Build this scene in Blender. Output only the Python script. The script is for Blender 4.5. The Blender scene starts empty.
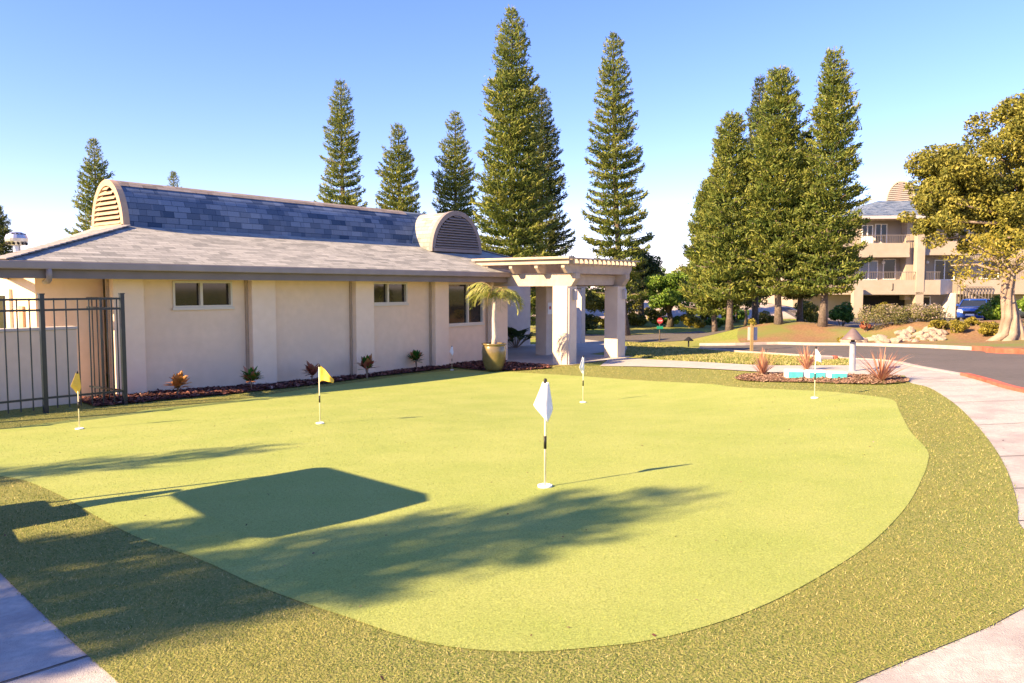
import bpy, bmesh, math, random
import numpy as np
from mathutils import Vector, Matrix
R=math.radians
random.seed(7); rng=np.random.default_rng(11)
S=bpy.context.scene; COL=S.collection

# ------------------------------------------------------------------ camera and survey
F=780.; ZC=2.1; PITCH=math.atan(53.5/F)
FW=np.array([0,math.cos(PITCH),-math.sin(PITCH)]); UP=np.array([0,math.sin(PITCH),math.cos(PITCH)]); RT=np.array([1.,0,0])
CAM=np.array([0,0,ZC])
def ray(px,py): return FW+RT*(px-512)/F+UP*(341.5-py)/F
def sst(a,b,t):
    t=np.clip((t-a)/(b-a),0,1); return t*t*(3-2*t)
def G(x,y):
    """height of the ground"""
    x=np.asarray(x,float); y=np.asarray(y,float)
    pl=.55-.045*(y-6)+.045*(x-.3)
    pl=.9-.5*((.9-pl)+np.sqrt((.9-pl)**2+.01))
    pl=pl-.22*np.exp(-((x-1.5)**2/12+(y-14.5)**2/20))
    fl=-.22+.2*(1-sst(13,20,y))
    d=pl-fl
    z=fl+.5*(d+np.sqrt(d*d+.0036))
    z=z+.75*np.exp(-((x-12.6)**2/12+(y-35.2)**2/7))            # mound under the pines
    e=(y-30.5-(-.55)*(x-15))                                     # berm beyond the road
    z=z+.62*np.exp(-(e*e)/5)*sst(12.2,15.5,x)
    z=z+1.25*sst(47,56,y)*sst(0,4,x)*(1-sst(18,24,x))            # dry bank far off
    z=z+.035*np.sin(x*.9+1)*np.sin(y*.7)*sst(22,30,y)
    return z
def g1(x,y): return float(G(x,y))
def hit(px,py):
    d=ray(px,py); t=1.
    while t<150:
        p=CAM+d*t
        if p[2]<=g1(p[0],p[1]): break
        t+=.02 if t<60 else .1
    return p
def at(px,D): return (px-512)/F*D
TH=R(38); A=np.array([math.sin(TH),math.cos(TH)]); N=np.array([-math.cos(TH),math.sin(TH)])
O=np.array([-7.7316,15.68])
ROT=R(52)
def W(s,w):
    p=O+A*s+N*w; return float(p[0]),float(p[1])

# ------------------------------------------------------------------ builders
class MB:
    def __init__(s): s.v=[]; s.f=[]; s.uv=[]
    def add(s,vs,fs,uvs=None):
        b=len(s.v); s.v+= [tuple(map(float,p)) for p in vs]
        for i,f in enumerate(fs):
            s.f.append(tuple(b+k for k in f)); s.uv.append(uvs[i] if uvs else None)
        return s
    def box(s,x0,x1,y0,y1,z0,z1):
        v=[(x0,y0,z0),(x1,y0,z0),(x1,y1,z0),(x0,y1,z0),(x0,y0,z1),(x1,y0,z1),(x1,y1,z1),(x0,y1,z1)]
        return s.add(v,[(0,3,2,1),(4,5,6,7),(0,1,5,4),(1,2,6,5),(2,3,7,6),(3,0,4,7)])
    def bar(s,p,q,w,h=None,up=(0,0,1)):
        h=h or w; p=Vector(p);q=Vector(q);d=(q-p).normalized();u=Vector(up)
        if abs(d.dot(u))>.98: u=Vector((0,1,0))
        r=d.cross(u).normalized(); u=r.cross(d)
        v=[]
        for e in (p,q):
            for a,b in ((-1,-1),(1,-1),(1,1),(-1,1)): v.append(e+r*(a*w/2)+u*(b*h/2))
        return s.add(v,[(0,3,2,1),(4,5,6,7),(0,1,5,4),(1,2,6,5),(2,3,7,6),(3,0,4,7)])
    def tube(s,pts,rads,n=10,cap=True):
        pts=[Vector(p) for p in pts]; k=len(pts); vs=[];fs=[]
        if not hasattr(rads,'__len__'): rads=[rads]*k
        ref=None
        for i,p in enumerate(pts):
            d=(pts[min(i+1,k-1)]-pts[max(i-1,0)])
            d=d.normalized() if d.length>1e-9 else Vector((0,0,1))
            if ref is None: ref=Vector((1,0,0)) if abs(d.x)<.9 else Vector((0,1,0))
            a=(ref-d*ref.dot(d)).normalized(); b=d.cross(a); ref=a
            for j in range(n):
                t=2*math.pi*j/n; vs.append(p+(a*math.cos(t)+b*math.sin(t))*rads[i])
        for i in range(k-1):
            for j in range(n):
                fs.append((i*n+j,i*n+(j+1)%n,(i+1)*n+(j+1)%n,(i+1)*n+j))
        if cap: fs+= [tuple(range(n))[::-1],tuple((k-1)*n+j for j in range(n))]
        return s.add(vs,fs)
    def lathe(s,prof,c=(0,0,0),n=24):
        vs=[];fs=[];k=len(prof)
        for r,z in prof:
            for j in range(n):
                t=2*math.pi*j/n; vs.append((c[0]+r*math.cos(t),c[1]+r*math.sin(t),c[2]+z))
        for i in range(k-1):
            for j in range(n): fs.append((i*n+j,i*n+(j+1)%n,(i+1)*n+(j+1)%n,(i+1)*n+j))
        fs+=[tuple(range(n))[::-1],tuple((k-1)*n+j for j in range(n))]
        return s.add(vs,fs)
    def prism(s,poly,z0,z1):
        n=len(poly); vs=[(x,y,z0) for x,y in poly]+[(x,y,z1) for x,y in poly]
        fs=[tuple(range(n))[::-1],tuple(range(n,2*n))]+[(i,(i+1)%n,n+(i+1)%n,n+i) for i in range(n)]
        return s.add(vs,fs)
    def mesh(s,name):
        me=bpy.data.meshes.new(name); me.from_pydata(s.v,[],s.f)
        if any(u is not None for u in s.uv):
            l=me.uv_layers.new(name='UVMap'); i=0
            for k,p in enumerate(me.polygons):
                u=s.uv[k]
                for j in range(p.loop_total):
                    if u: l.data[p.loop_start+j].uv=u[j]
        me.update(); return me

def link(name,me,mat,parent=None,smooth=False,bevel=0):
    o=bpy.data.objects.new(name,me); COL.objects.link(o)
    if mat is not None:
        me.materials.clear(); me.materials.append(mat)
    if parent is not None: o.parent=parent
    if smooth:
        for p in me.polygons: p.use_smooth=True
    if bevel:
        m=o.modifiers.new('bevel','BEVEL'); m.width=bevel; m.segments=2; m.limit_method='ANGLE'; m.angle_limit=R(40)
    return o
def obj(name,mb,mat,parent=None,smooth=False,bevel=0): return link(name,mb.mesh(name),mat,parent,smooth,bevel)
def arr_mesh(name,V,nper,tone=None):
    """mesh of separate faces, nper corners each"""
    V=np.ascontiguousarray(V,np.float32).reshape(-1,3); n=len(V); k=n//nper
    me=bpy.data.meshes.new(name); me.vertices.add(n); me.vertices.foreach_set('co',V.ravel())
    me.loops.add(n); me.loops.foreach_set('vertex_index',np.arange(n,dtype=np.int32))
    me.polygons.add(k); me.polygons.foreach_set('loop_start',np.arange(0,n,nper,dtype=np.int32))
    me.polygons.foreach_set('loop_total',np.full(k,nper,np.int32))
    me.update(calc_edges=True)
    if tone is not None:
        a=me.attributes.new('tone','FLOAT','FACE'); a.data.foreach_set('value',np.ascontiguousarray(tone,np.float32))
    return me
def tag(o,label=None,cat=None,group=None,kind=None):
    if label: o['label']=label
    if cat: o['category']=cat
    if group: o['group']=group
    if kind: o['kind']=kind
    return o
def thing(name,label,cat,loc,rz=0,group=None):
    o=bpy.data.objects.new(name,None); COL.objects.link(o); o.location=loc; o.rotation_euler=(0,0,rz); o.empty_display_size=.2
    return tag(o,label,cat,group)
def dup(o,parent=None):
    c=o.copy(); COL.objects.link(c); c.parent=parent
    for ch in list(o.children): dup(ch,c)
    return c

# ------------------------------------------------------------------ materials
def mat(name,c1,c2=None,scale=6.,rough=.8,bump=0.,bscale=60.,spec=.3,metal=0,detail=4,c3=None,scale2=.6,f3=.5,coat=0):
    m=bpy.data.materials.new(name); m.use_nodes=True; nt=m.node_tree; b=nt.nodes['Principled BSDF']; L=nt.links.new
    b.inputs['Roughness'].default_value=rough; b.inputs['Specular IOR Level'].default_value=spec; b.inputs['Metallic'].default_value=metal
    b.inputs['Coat Weight'].default_value=coat
    tc=nt.nodes.new('ShaderNodeTexCoord')
    if c2 is None: b.inputs['Base Color'].default_value=(*c1,1)
    else:
        n=nt.nodes.new('ShaderNodeTexNoise'); n.inputs['Scale'].default_value=scale; n.inputs['Detail'].default_value=detail
        L(tc.outputs['Object'],n.inputs['Vector'])
        r=nt.nodes.new('ShaderNodeValToRGB'); r.color_ramp.elements[0].position=.32; r.color_ramp.elements[1].position=.68
        r.color_ramp.elements[0].color=(*c1,1); r.color_ramp.elements[1].color=(*c2,1)
        L(n.outputs['Fac'],r.inputs['Fac']); out=r.outputs['Color']
        if c3:
            n2=nt.nodes.new('ShaderNodeTexNoise'); n2.inputs['Scale'].default_value=scale2; n2.inputs['Detail'].default_value=5; L(tc.outputs['Object'],n2.inputs['Vector'])
            mr=nt.nodes.new('ShaderNodeMapRange'); mr.inputs[1].default_value=.42; mr.inputs[2].default_value=.66; mr.inputs[4].default_value=f3
            L(n2.outputs['Fac'],mr.inputs[0])
            mx=nt.nodes.new('ShaderNodeMix'); mx.data_type='RGBA'; L(mr.outputs[0],mx.inputs[0]); L(out,mx.inputs[6]); mx.inputs[7].default_value=(*c3,1); out=mx.outputs[2]
        L(out,b.inputs['Base Color'])
    if bump:
        nb=nt.nodes.new('ShaderNodeTexNoise'); nb.inputs['Scale'].default_value=bscale; nb.inputs['Detail'].default_value=4; L(tc.outputs['Object'],nb.inputs['Vector'])
        bm=nt.nodes.new('ShaderNodeBump'); bm.inputs['Strength'].default_value=bump; bm.inputs['Distance'].default_value=.02
        L(nb.outputs['Fac'],bm.inputs['Height']); L(bm.outputs[0],b.inputs['Normal'])
    return m
def leafmat(name,stops,rough=.55,trans=.25):
    """foliage: the colour follows each leaf's own tone"""
    m=bpy.data.materials.new(name); m.use_nodes=True; nt=m.node_tree; b=nt.nodes['Principled BSDF']; L=nt.links.new
    a=nt.nodes.new('ShaderNodeAttribute'); a.attribute_name='tone'
    r=nt.nodes.new('ShaderNodeValToRGB'); e=r.color_ramp.elements
    while len(e)<len(stops): e.new(.5)
    for i,(p,c) in enumerate(stops): e[i].position=p; e[i].color=(*c,1)
    L(a.outputs['Fac'],r.inputs['Fac']); L(r.outputs['Color'],b.inputs['Base Color']); b.inputs['Roughness'].default_value=rough; b.inputs['Specular IOR Level'].default_value=.25
    t=nt.nodes.new('ShaderNodeBsdfTranslucent'); L(r.outputs['Color'],t.inputs['Color'])
    mx=nt.nodes.new('ShaderNodeMixShader'); mx.inputs[0].default_value=trans
    L(b.outputs[0],mx.inputs[1]); L(t.outputs[0],mx.inputs[2]); L(mx.outputs[0],nt.nodes['Material Output'].inputs[0])
    return m
def shingle(name,c1,c2,c3,w=.3,h=.14):
    m=bpy.data.materials.new(name); m.use_nodes=True; nt=m.node_tree; b=nt.nodes['Principled BSDF']; L=nt.links.new
    uv=nt.nodes.new('ShaderNodeUVMap')
    def brick(bw,off):
        t=nt.nodes.new('ShaderNodeTexBrick'); t.inputs['Scale'].default_value=1; t.inputs['Brick Width'].default_value=bw; t.inputs['Row Height'].default_value=h
        t.inputs['Mortar Size'].default_value=.006; t.inputs['Mortar Smooth'].default_value=.3; t.offset=off; t.offset_frequency=2
        L(uv.outputs[0],t.inputs['Vector']); return t
    t=brick(w,.37); t.inputs['Color1'].default_value=(*c1,1); t.inputs['Color2'].default_value=(*c2,1); t.inputs['Mortar'].default_value=(c1[0]*.5,c1[1]*.5,c1[2]*.5,1)
    t2=brick(w*1.73,.61); t2.inputs['Color1'].default_value=(0,0,0,1); t2.inputs['Color2'].default_value=(1,1,1,1); t2.inputs['Mortar'].default_value=(0,0,0,1); t2.inputs['Bias'].default_value=-.25
    mx=nt.nodes.new('ShaderNodeMix'); mx.data_type='RGBA'; 
    sc=nt.nodes.new('ShaderNodeMath'); sc.operation='MULTIPLY'; sc.inputs[1].default_value=.6; L(t2.outputs['Color'],sc.inputs[0])
    L(sc.outputs[0],mx.inputs[0]); L(t.outputs['Color'],mx.inputs[6]); mx.inputs[7].default_value=(*c3,1)
    n=nt.nodes.new('ShaderNodeTexNoise'); n.inputs['Scale'].default_value=40; n.inputs['Detail'].default_value=3; L(uv.outputs[0],n.inputs['Vector'])
    mr=nt.nodes.new('ShaderNodeMapRange'); mr.inputs[3].default_value=.7; mr.inputs[4].default_value=1.3; L(n.outputs['Fac'],mr.inputs[0])
    mu=nt.nodes.new('ShaderNodeMix'); mu.data_type='RGBA'; mu.blend_type='MULTIPLY'; mu.inputs[0].default_value=1; L(mx.outputs[2],mu.inputs[6]); L(mr.outputs[0],mu.inputs[7])
    L(mu.outputs[2],b.inputs['Base Color']); b.inputs['Roughness'].default_value=.9; b.inputs['Specular IOR Level'].default_value=.15
    # each course steps down: sawtooth height
    sp=nt.nodes.new('ShaderNodeSeparateXYZ'); L(uv.outputs[0],sp.inputs[0])
    d=nt.nodes.new('ShaderNodeMath'); d.operation='DIVIDE'; d.inputs[1].default_value=h; L(sp.outputs[1],d.inputs[0])
    fr=nt.nodes.new('ShaderNodeMath'); fr.operation='FRACT'; L(d.outputs[0],fr.inputs[0])
    iv=nt.nodes.new('ShaderNodeMath'); iv.operation='SUBTRACT'; iv.inputs[0].default_value=1; L(fr.outputs[0],iv.inputs[1])
    ad=nt.nodes.new('ShaderNodeMath'); ad.operation='MULTIPLY_ADD'; ad.inputs[1].default_value=.6; L(n.outputs['Fac'],ad.inputs[0]); L(iv.outputs[0],ad.inputs[2])
    bm=nt.nodes.new('ShaderNodeBump'); bm.inputs['Strength'].default_value=.7; bm.inputs['Distance'].default_value=.012; L(ad.outputs[0],bm.inputs['Height']); L(bm.outputs[0],b.inputs['Normal'])
    return m

def green_mat():
    m=mat('putting_turf',(.285,.345,.09),(.335,.378,.112),scale=1.3,rough=.95,spec=.1,detail=6)
    nt=m.node_tree;L=nt.links.new;b=nt.nodes['Principled BSDF']; tc=nt.nodes.new('ShaderNodeTexCoord')
    n=nt.nodes.new('ShaderNodeTexNoise'); n.inputs['Scale'].default_value=90; n.inputs['Detail'].default_value=5; n.inputs['Roughness'].default_value=.75; L(tc.outputs['Object'],n.inputs['Vector'])
    mr=nt.nodes.new('ShaderNodeMapRange'); mr.inputs[1].default_value=.25; mr.inputs[2].default_value=.75; mr.inputs[3].default_value=.55; mr.inputs[4].default_value=1.4; L(n.outputs['Fac'],mr.inputs[0])
    src=b.inputs['Base Color'].links[0].from_socket
    mu=nt.nodes.new('ShaderNodeMix'); mu.data_type='RGBA'; mu.blend_type='MULTIPLY'; mu.inputs[0].default_value=1; L(src,mu.inputs[6]); L(mr.outputs[0],mu.inputs[7]); L(mu.outputs[2],b.inputs['Base Color'])
    bm=nt.nodes.new('ShaderNodeBump'); bm.inputs['Strength'].default_value=.6; bm.inputs['Distance'].default_value=.01; L(n.outputs['Fac'],bm.inputs['Height']); L(bm.outputs[0],b.inputs['Normal'])
    return m
M={}
M['green']=green_mat()
M['fringe']=mat('fringe_turf',(.12,.165,.035),(.30,.285,.10),scale=75,rough=.95,spec=.1,bump=.8,bscale=90,detail=5,c3=(.26,.24,.07),scale2=.9,f3=.45)
M['lawn']=mat('lawn_grass',(.15,.21,.04),(.27,.285,.075),scale=14,rough=.95,spec=.1,bump=.6,bscale=40,c3=(.32,.26,.11),scale2=.35,f3=.7)
M['concrete']=mat('pale_concrete',(.36,.345,.315),(.475,.45,.41),scale=26,rough=.9,bump=.4,bscale=160,detail=10,c3=(.29,.26,.25),scale2=2.4,f3=.75)
M['path']=mat('path_concrete',(.37,.35,.315),(.44,.415,.375),scale=2.5,rough=.9,bump=.2,bscale=90,c3=(.33,.28,.26),scale2=5,f3=.4)
M['asphalt']=mat('asphalt',(.088,.081,.075),(.12,.11,.102),scale=9,rough=.9,bump=.3,bscale=150,c3=(.135,.118,.112),scale2=.8,f3=.5,detail=8)
M['mulchbase']=mat('mulch_soil',(.05,.022,.02),(.13,.055,.045),scale=30,rough=.95,bump=1,bscale=45,c3=(.20,.12,.08),scale2=1.1,f3=.35)
M['orange_soil']=mat('orange_soil',(.17,.098,.05),(.265,.165,.088),scale=12,rough=.95,bump=.8,bscale=30,c3=(.15,.175,.045),scale2=.55,f3=1.0)
M['dry']=mat('dry_bank_soil',(.38,.31,.27),(.50,.42,.37),scale=3,rough=.95,bump=.6,bscale=10,c3=(.28,.25,.16),scale2=.9,f3=.6)
M['stucco']=mat('stucco',(.76,.585,.41),(.82,.635,.455),scale=5,rough=.92,bump=.28,bscale=110,spec=.15,detail=8,c3=(.69,.55,.41),scale2=.7,f3=.6)
M['gapshade']=mat('brown_gap_shade',(.40,.30,.21),(.46,.35,.25),scale=6,rough=.8)  # brown colour in place of the shade in a deep gap
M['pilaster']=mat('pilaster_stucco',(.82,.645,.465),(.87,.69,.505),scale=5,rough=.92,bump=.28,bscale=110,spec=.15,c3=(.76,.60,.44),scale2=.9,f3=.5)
M['ridge']=mat('hip_shingle',(.27,.25,.235),(.40,.37,.345),scale=9,rough=.9)
M['litridgeshingle']=shingle('weathered_sunlit_shingle',(.17,.14,.12),(.30,.255,.225),(.40,.36,.32),w=.33,h=.15)  # weathered brown, kept lighter to carry the sun on the vault top
M['lamppost']=mat('lamp_post_paint',(.27,.27,.29),(.32,.32,.34),scale=8,rough=.5)
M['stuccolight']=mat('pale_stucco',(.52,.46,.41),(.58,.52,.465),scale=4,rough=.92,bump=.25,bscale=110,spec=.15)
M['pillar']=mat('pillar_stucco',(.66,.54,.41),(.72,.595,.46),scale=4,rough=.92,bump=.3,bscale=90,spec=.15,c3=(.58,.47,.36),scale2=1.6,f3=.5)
M['shingle']=shingle('roof_shingle',(.205,.21,.195),(.37,.37,.335),(.48,.475,.43))
M['vshingle']=shingle('vault_shingle',(.035,.065,.12),(.15,.20,.28),(.30,.34,.39),w=.33,h=.15)
M['fascia']=mat('fascia_paint',(.17,.145,.135),(.20,.17,.16),scale=3,rough=.6)
M['gutter']=mat('gutter_paint',(.26,.22,.20),(.30,.255,.235),scale=3,rough=.5)
M['soffit']=mat('soffit_paint',(.58,.50,.38),(.62,.54,.42),scale=3,rough=.8)
M['timber']=mat('painted_timber',(.43,.345,.265),(.50,.41,.32),scale=7,rough=.8,bump=.2,bscale=50,c3=(.35,.275,.215),scale2=2,f3=.5)
M['louvretan']=mat('tan_louvre',(.40,.28,.185),(.46,.33,.225),scale=8,rough=.8)
M['louvregrey']=mat('grey_louvre',(.20,.175,.165),(.24,.21,.20),scale=8,rough=.7)
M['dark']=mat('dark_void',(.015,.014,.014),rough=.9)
M['glass']=mat('dark_glass',(.010,.012,.013),(.035,.026,.02),scale=2.5,rough=.05,spec=.5)
M['glassblue']=mat('blue_glass',(.03,.06,.14),(.05,.09,.18),scale=2,rough=.08,spec=.8)
M['frame']=mat('window_frame',(.62,.57,.47),rough=.5)
M['white']=mat('white_paint',(.78,.76,.72),(.82,.80,.77),scale=9,rough=.5)
M['fence']=mat('fence_paint',(.008,.014,.02),(.012,.02,.027),scale=12,rough=.35,spec=.5)
M['redkerb']=mat('red_kerb',(.42,.07,.04),(.48,.12,.07),scale=6,rough=.8,bump=.3,bscale=50,c3=(.40,.20,.14),scale2=2.5,f3=.4)
M['kerb']=mat('kerb_concrete',(.36,.31,.28),(.44,.385,.35),scale=5,rough=.9,bump=.3,bscale=50)
M['clothw']=mat('white_cloth',(.82,.82,.80),(.86,.86,.85),scale=20,rough=.8)
M['clothy']=mat('yellow_cloth',(.72,.46,.06),(.78,.52,.09),scale=20,rough=.8)
M['rod']=mat('flag_rod',(.72,.66,.42),(.78,.72,.50),scale=30,rough=.4)
M['black']=mat('black_rubber',(.015,.015,.015),rough=.5)
M['bark']=mat('pine_bark',(.09,.07,.058),(.20,.16,.135),scale=14,rough=.95,bump=1,bscale=25,c3=(.09,.075,.06),scale2=5,f3=.6)
M['palebark']=mat('pale_bark',(.24,.185,.14),(.36,.285,.225),scale=6,rough=.95,bump=1,bscale=18,c3=(.13,.095,.07),scale2=3,f3=.7)
M['darkbark']=mat('dark_bark',(.06,.05,.04),(.12,.10,.08),scale=10,rough=.95,bump=.8,bscale=20)
M['twig']=mat('twig_bark',(.20,.15,.10),(.28,.21,.15),scale=20,rough=.9)
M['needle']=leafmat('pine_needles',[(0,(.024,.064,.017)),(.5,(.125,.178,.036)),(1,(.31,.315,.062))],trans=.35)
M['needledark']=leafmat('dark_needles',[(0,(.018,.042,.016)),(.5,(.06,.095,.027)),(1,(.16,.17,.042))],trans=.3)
M['leafgreen']=leafmat('green_leaf',[(0,(.035,.09,.014)),(.5,(.12,.22,.028)),(1,(.26,.33,.045))])
M['leafyellow']=leafmat('yellow_leaf',[(0,(.10,.105,.015)),(.5,(.24,.21,.028)),(1,(.40,.32,.05))])
M['leafolive']=leafmat('olive_leaf',[(0,(.07,.09,.018)),(.5,(.205,.205,.036)),(1,(.38,.33,.065))])
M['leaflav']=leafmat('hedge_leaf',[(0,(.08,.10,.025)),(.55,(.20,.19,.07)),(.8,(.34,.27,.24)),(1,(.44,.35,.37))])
M['croton_orange']=leafmat('orange_croton_leaf',[(0,(.12,.10,.03)),(.35,(.55,.20,.05)),(1,(.72,.42,.14))])
M['croton_green']=leafmat('green_croton_leaf',[(0,(.03,.10,.015)),(.6,(.07,.22,.025)),(.85,(.45,.16,.08)),(1,(.50,.22,.12))])
M['croton_red']=leafmat('red_croton_leaf',[(0,(.06,.05,.02)),(.4,(.32,.09,.06)),(1,(.42,.20,.10))])
M['croton_mixed']=leafmat('mixed_croton_leaf',[(0,(.03,.10,.015)),(.5,(.07,.20,.025)),(.6,(.36,.08,.06)),(1,(.45,.22,.08))])
M['cordyline']=leafmat('cordyline_leaf',[(0,(.25,.10,.07)),(.5,(.48,.22,.13)),(1,(.62,.40,.25))])
M['palm']=leafmat('palm_leaf',[(0,(.11,.17,.03)),(.5,(.29,.32,.07)),(1,(.48,.45,.15))])
M['palmtrunk']=mat('palm_trunk',(.44,.38,.33),(.56,.49,.43),scale=18,rough=.9,bump=.6,bscale=30)
M['pot']=mat('glazed_pot',(.14,.105,.035),(.21,.16,.06),scale=5,rough=.25,spec=.6,coat=.4,c3=(.13,.10,.04),scale2=9,f3=.4)
M['rock']=mat('pale_rock',(.30,.235,.185),(.42,.34,.275),scale=4,rough=.95,bump=.8,bscale=14,c3=(.2,.15,.12),scale2=6,f3=.5)
M['teal']=mat('teal_paint',(.05,.42,.42),(.10,.52,.50),scale=7,rough=.6)
M['bluebox']=mat('blue_plastic',(.01,.12,.24),(.015,.15,.29),scale=9,rough=.5)
M['metal']=mat('galvanised_metal',(.55,.55,.56),(.65,.65,.66),scale=10,rough=.35,metal=.8)
M['lampshade']=mat('lamp_shade_copper',(.15,.115,.11),(.19,.145,.14),scale=12,rough=.5,metal=.2)
M['stopred']=mat('sign_red',(.36,.035,.04),rough=.4)
M['signgreen']=mat('sign_green',(.02,.25,.14),rough=.4)
M['signgrey']=mat('sign_grey',(.45,.42,.42),rough=.5)
M['postyellow']=mat('tan_post',(.25,.175,.075),(.31,.22,.10),scale=8,rough=.8)
M['bluecar']=mat('blue_car_paint',(.012,.05,.26),(.016,.06,.30),scale=30,rough=.22,spec=.6,coat=1)
M['darkcar']=mat('charcoal_car_paint',(.02,.03,.04),(.025,.036,.045),scale=30,rough=.22,spec=.6,coat=1)
M['carglass']=mat('car_glass',(.02,.025,.03),rough=.04,spec=.9)
M['lens']=mat('lamp_lens',(.75,.76,.78),rough=.12,spec=.8)
M['rim']=mat('alloy_rim',(.5,.5,.52),rough=.3,metal=.9)
M['apt']=mat('apartment_stucco',(.35,.295,.235),(.40,.34,.275),scale=1.5,rough=.92,bump=.2,bscale=40,c3=(.31,.26,.20),scale2=.4,f3=.4)
M['rail']=mat('rail_paint',(.16,.14,.13),rough=.5)
M['curtain']=mat('pale_curtain',(.55,.52,.48),rough=.9)
M['cup']=mat('white_cup',(.85,.84,.82),rough=.4)
M['chiptan']=leafmat('tan_mulch_chip',[(0,(.12,.065,.04)),(.55,(.25,.15,.10)),(1,(.40,.28,.20))],trans=0,rough=.9)
M['chip']=leafmat('mulch_chip',[(0,(.035,.014,.013)),(.55,(.13,.05,.042)),(.85,(.24,.11,.08)),(1,(.42,.28,.22))],trans=0,rough=.9)
M['blade']=leafmat('turf_blade',[(0,(.05,.10,.018)),(.42,(.18,.225,.045)),(.75,(.40,.355,.125)),(1,(.56,.48,.23))],trans=.15,rough=.7)
M['greenblade']=leafmat('green_blade',[(0,(.15,.245,.045)),(.5,(.30,.35,.082)),(1,(.43,.425,.145))],trans=.1,rough=.9)

# ------------------------------------------------------------------ ground sheets
def smooth(pts,n=6,closed=False):
    P=[np.array(p,float) for p in pts]; m=len(P); out=[]
    rngi=range(m) if closed else range(m-1)
    for i in rngi:
        p1,p2=P[i],P[(i+1)%m]
        p0=P[i-1] if (closed or i>0) else p1; p3=P[(i+2)%m] if (closed or i+2<m) else p2
        for k in range(n):
            t=k/n; out.append(.5*((2*p1)+(-p0+p2)*t+(2*p0-5*p1+4*p2-p3)*t*t+(-p0+3*p1-3*p2+p3)*t**3))
    if not closed: out.append(P[-1])
    return out
def px(*pts): return [hit(a,b)[:2] for a,b in pts]
def sheet(name,poly,dz,m,cell=.5,skirt=0):
    bm=bmesh.new(); vs=[bm.verts.new((float(p[0]),float(p[1]),0)) for p in poly]; f=bm.faces.new(vs)
    if f.normal.z<0 or True:
        bm.normal_update()
        if f.normal.z<0: f.normal_flip()
    bmesh.ops.triangulate(bm,faces=bm.faces[:])
    xs=[p[0] for p in poly]; ys=[p[1] for p in poly]
    for ax,lo,hi in ((0,min(xs),max(xs)),(1,min(ys),max(ys))):
        k=math.ceil(lo/cell)*cell
        while k<hi:
            co=[0,0,0];no=[0,0,0];co[ax]=k;no[ax]=1
            bmesh.ops.bisect_plane(bm,geom=bm.verts[:]+bm.edges[:]+bm.faces[:],plane_co=co,plane_no=no,dist=1e-5)
            k+=cell
    bmesh.ops.remove_doubles(bm,verts=bm.verts[:],dist=1e-4)
    for v in bm.verts: v.co.z=g1(v.co.x,v.co.y)+dz
    bmesh.ops.triangulate(bm,faces=bm.faces[:])
    if skirt:
        ed=[e for e in bm.edges if e.is_boundary]
        r=bmesh.ops.extrude_edge_only(bm,edges=ed)
        for v in [q for q in r['geom'] if isinstance(q,bmesh.types.BMVert)]: v.co.z-=skirt
    bm.normal_update()
    me=bpy.data.meshes.new(name); bm.to_mesh(me); bm.free()
    o=link(name,me,m,smooth=not skirt); o['kind']='structure'; return o

ticks=lambda a,b,s:list(np.arange(a,b,s))
gx=np.array(ticks(-900,-100,80)+ticks(-100,-20,8)+ticks(-20,36,.5)+ticks(36,100,8)+ticks(100,901,80))
gy=np.array(ticks(-300,-60,40)+ticks(-60,-8,6)+ticks(-8,64,.5)+ticks(64,120,8)+ticks(120,1300,100))
X,Y=np.meshgrid(gx,gy); Z=G(X,Y); nx=len(gx); ny=len(gy)
idx=np.arange(nx*ny).reshape(ny,nx)
me=bpy.data.meshes.new('ground'); me.from_pydata(np.stack([X,Y,Z],-1).reshape(-1,3).tolist(),[],np.stack([idx[:-1,:-1],idx[:-1,1:],idx[1:,1:],idx[1:,:-1]],-1).reshape(-1,4).tolist())
link('ground',me,M['lawn'],smooth=True)['kind']='structure'

near_kerb=smooth(px((700,348.6),(720,350.3),(745,352.5),(775,354.5),(805,356.3),(850,358.5),(890,361),(917,366.4),(958,374),(988,381.8),(1024,392))+[(6.9,8.2),(6.6,5),(6.3,1),(5.8,-4)],5)
far_kerb=smooth(px((700,345.6),(735,345.5),(790,344.6),(870,346),(930,348),(985,351),(1024,354))+[(15.2,11),(15.6,5),(15.6,-4)],5)
sheet('road',near_kerb+far_kerb[::-1],.005,M['asphalt'],.5)
far_road=px((560,339),(600,341.5),(640,342),(680,341),(705,336.5),(722,332.5),(734,329.5),(700,331),(640,335),(560,333))
sheet('far_road',far_road,.006,M['asphalt'],.5)
def kerb(name,pts,m,w=.15,h=.13,lab=None):
    mb=MB(); n=len(pts); P=[np.array(p,float) for p in pts]; vs=[]
    for i,p in enumerate(P):
        d=P[min(i+1,n-1)]-P[max(i-1,0)]; d/=np.linalg.norm(d); q=np.array([-d[1],d[0]]); z=g1(*p)
        for a,zz in ((-w/2,-.1),(-w/2,h),(w/2-.02,h),(w/2,-.1)): vs.append((*(p+q*a),z+zz))
    fs=[]
    for i in range(n-1):
        for j in range(3): fs.append((i*4+j,i*4+4+j,i*4+5+j,i*4+1+j))
    fs+=[(0,1,2,3),(4*n-1,4*n-2,4*n-3,4*n-4)]
    mb.add(vs,fs); o=obj(name,mb,m); o['kind']='structure'; return o
def split(pts,f):
    a=[p for p in pts if f(p)]; b=[p for p in pts if not f(p)]; return a,b
pxof=lambda p:512+F*p[0]/max(p[1],.1)
kn=[p for p in near_kerb if p[1]<14.2]; ks=[p for p in near_kerb if p[1]>=14.0 and pxof(p)>=838]; kf=[p for p in near_kerb if pxof(p)<846]
kerb('red_kerb',kn,M['redkerb'],h=.05); kerb('kerb',ks,M['kerb'],h=.02); kerb('kerb',kf,M['kerb'],w=.12,h=.05)
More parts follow.
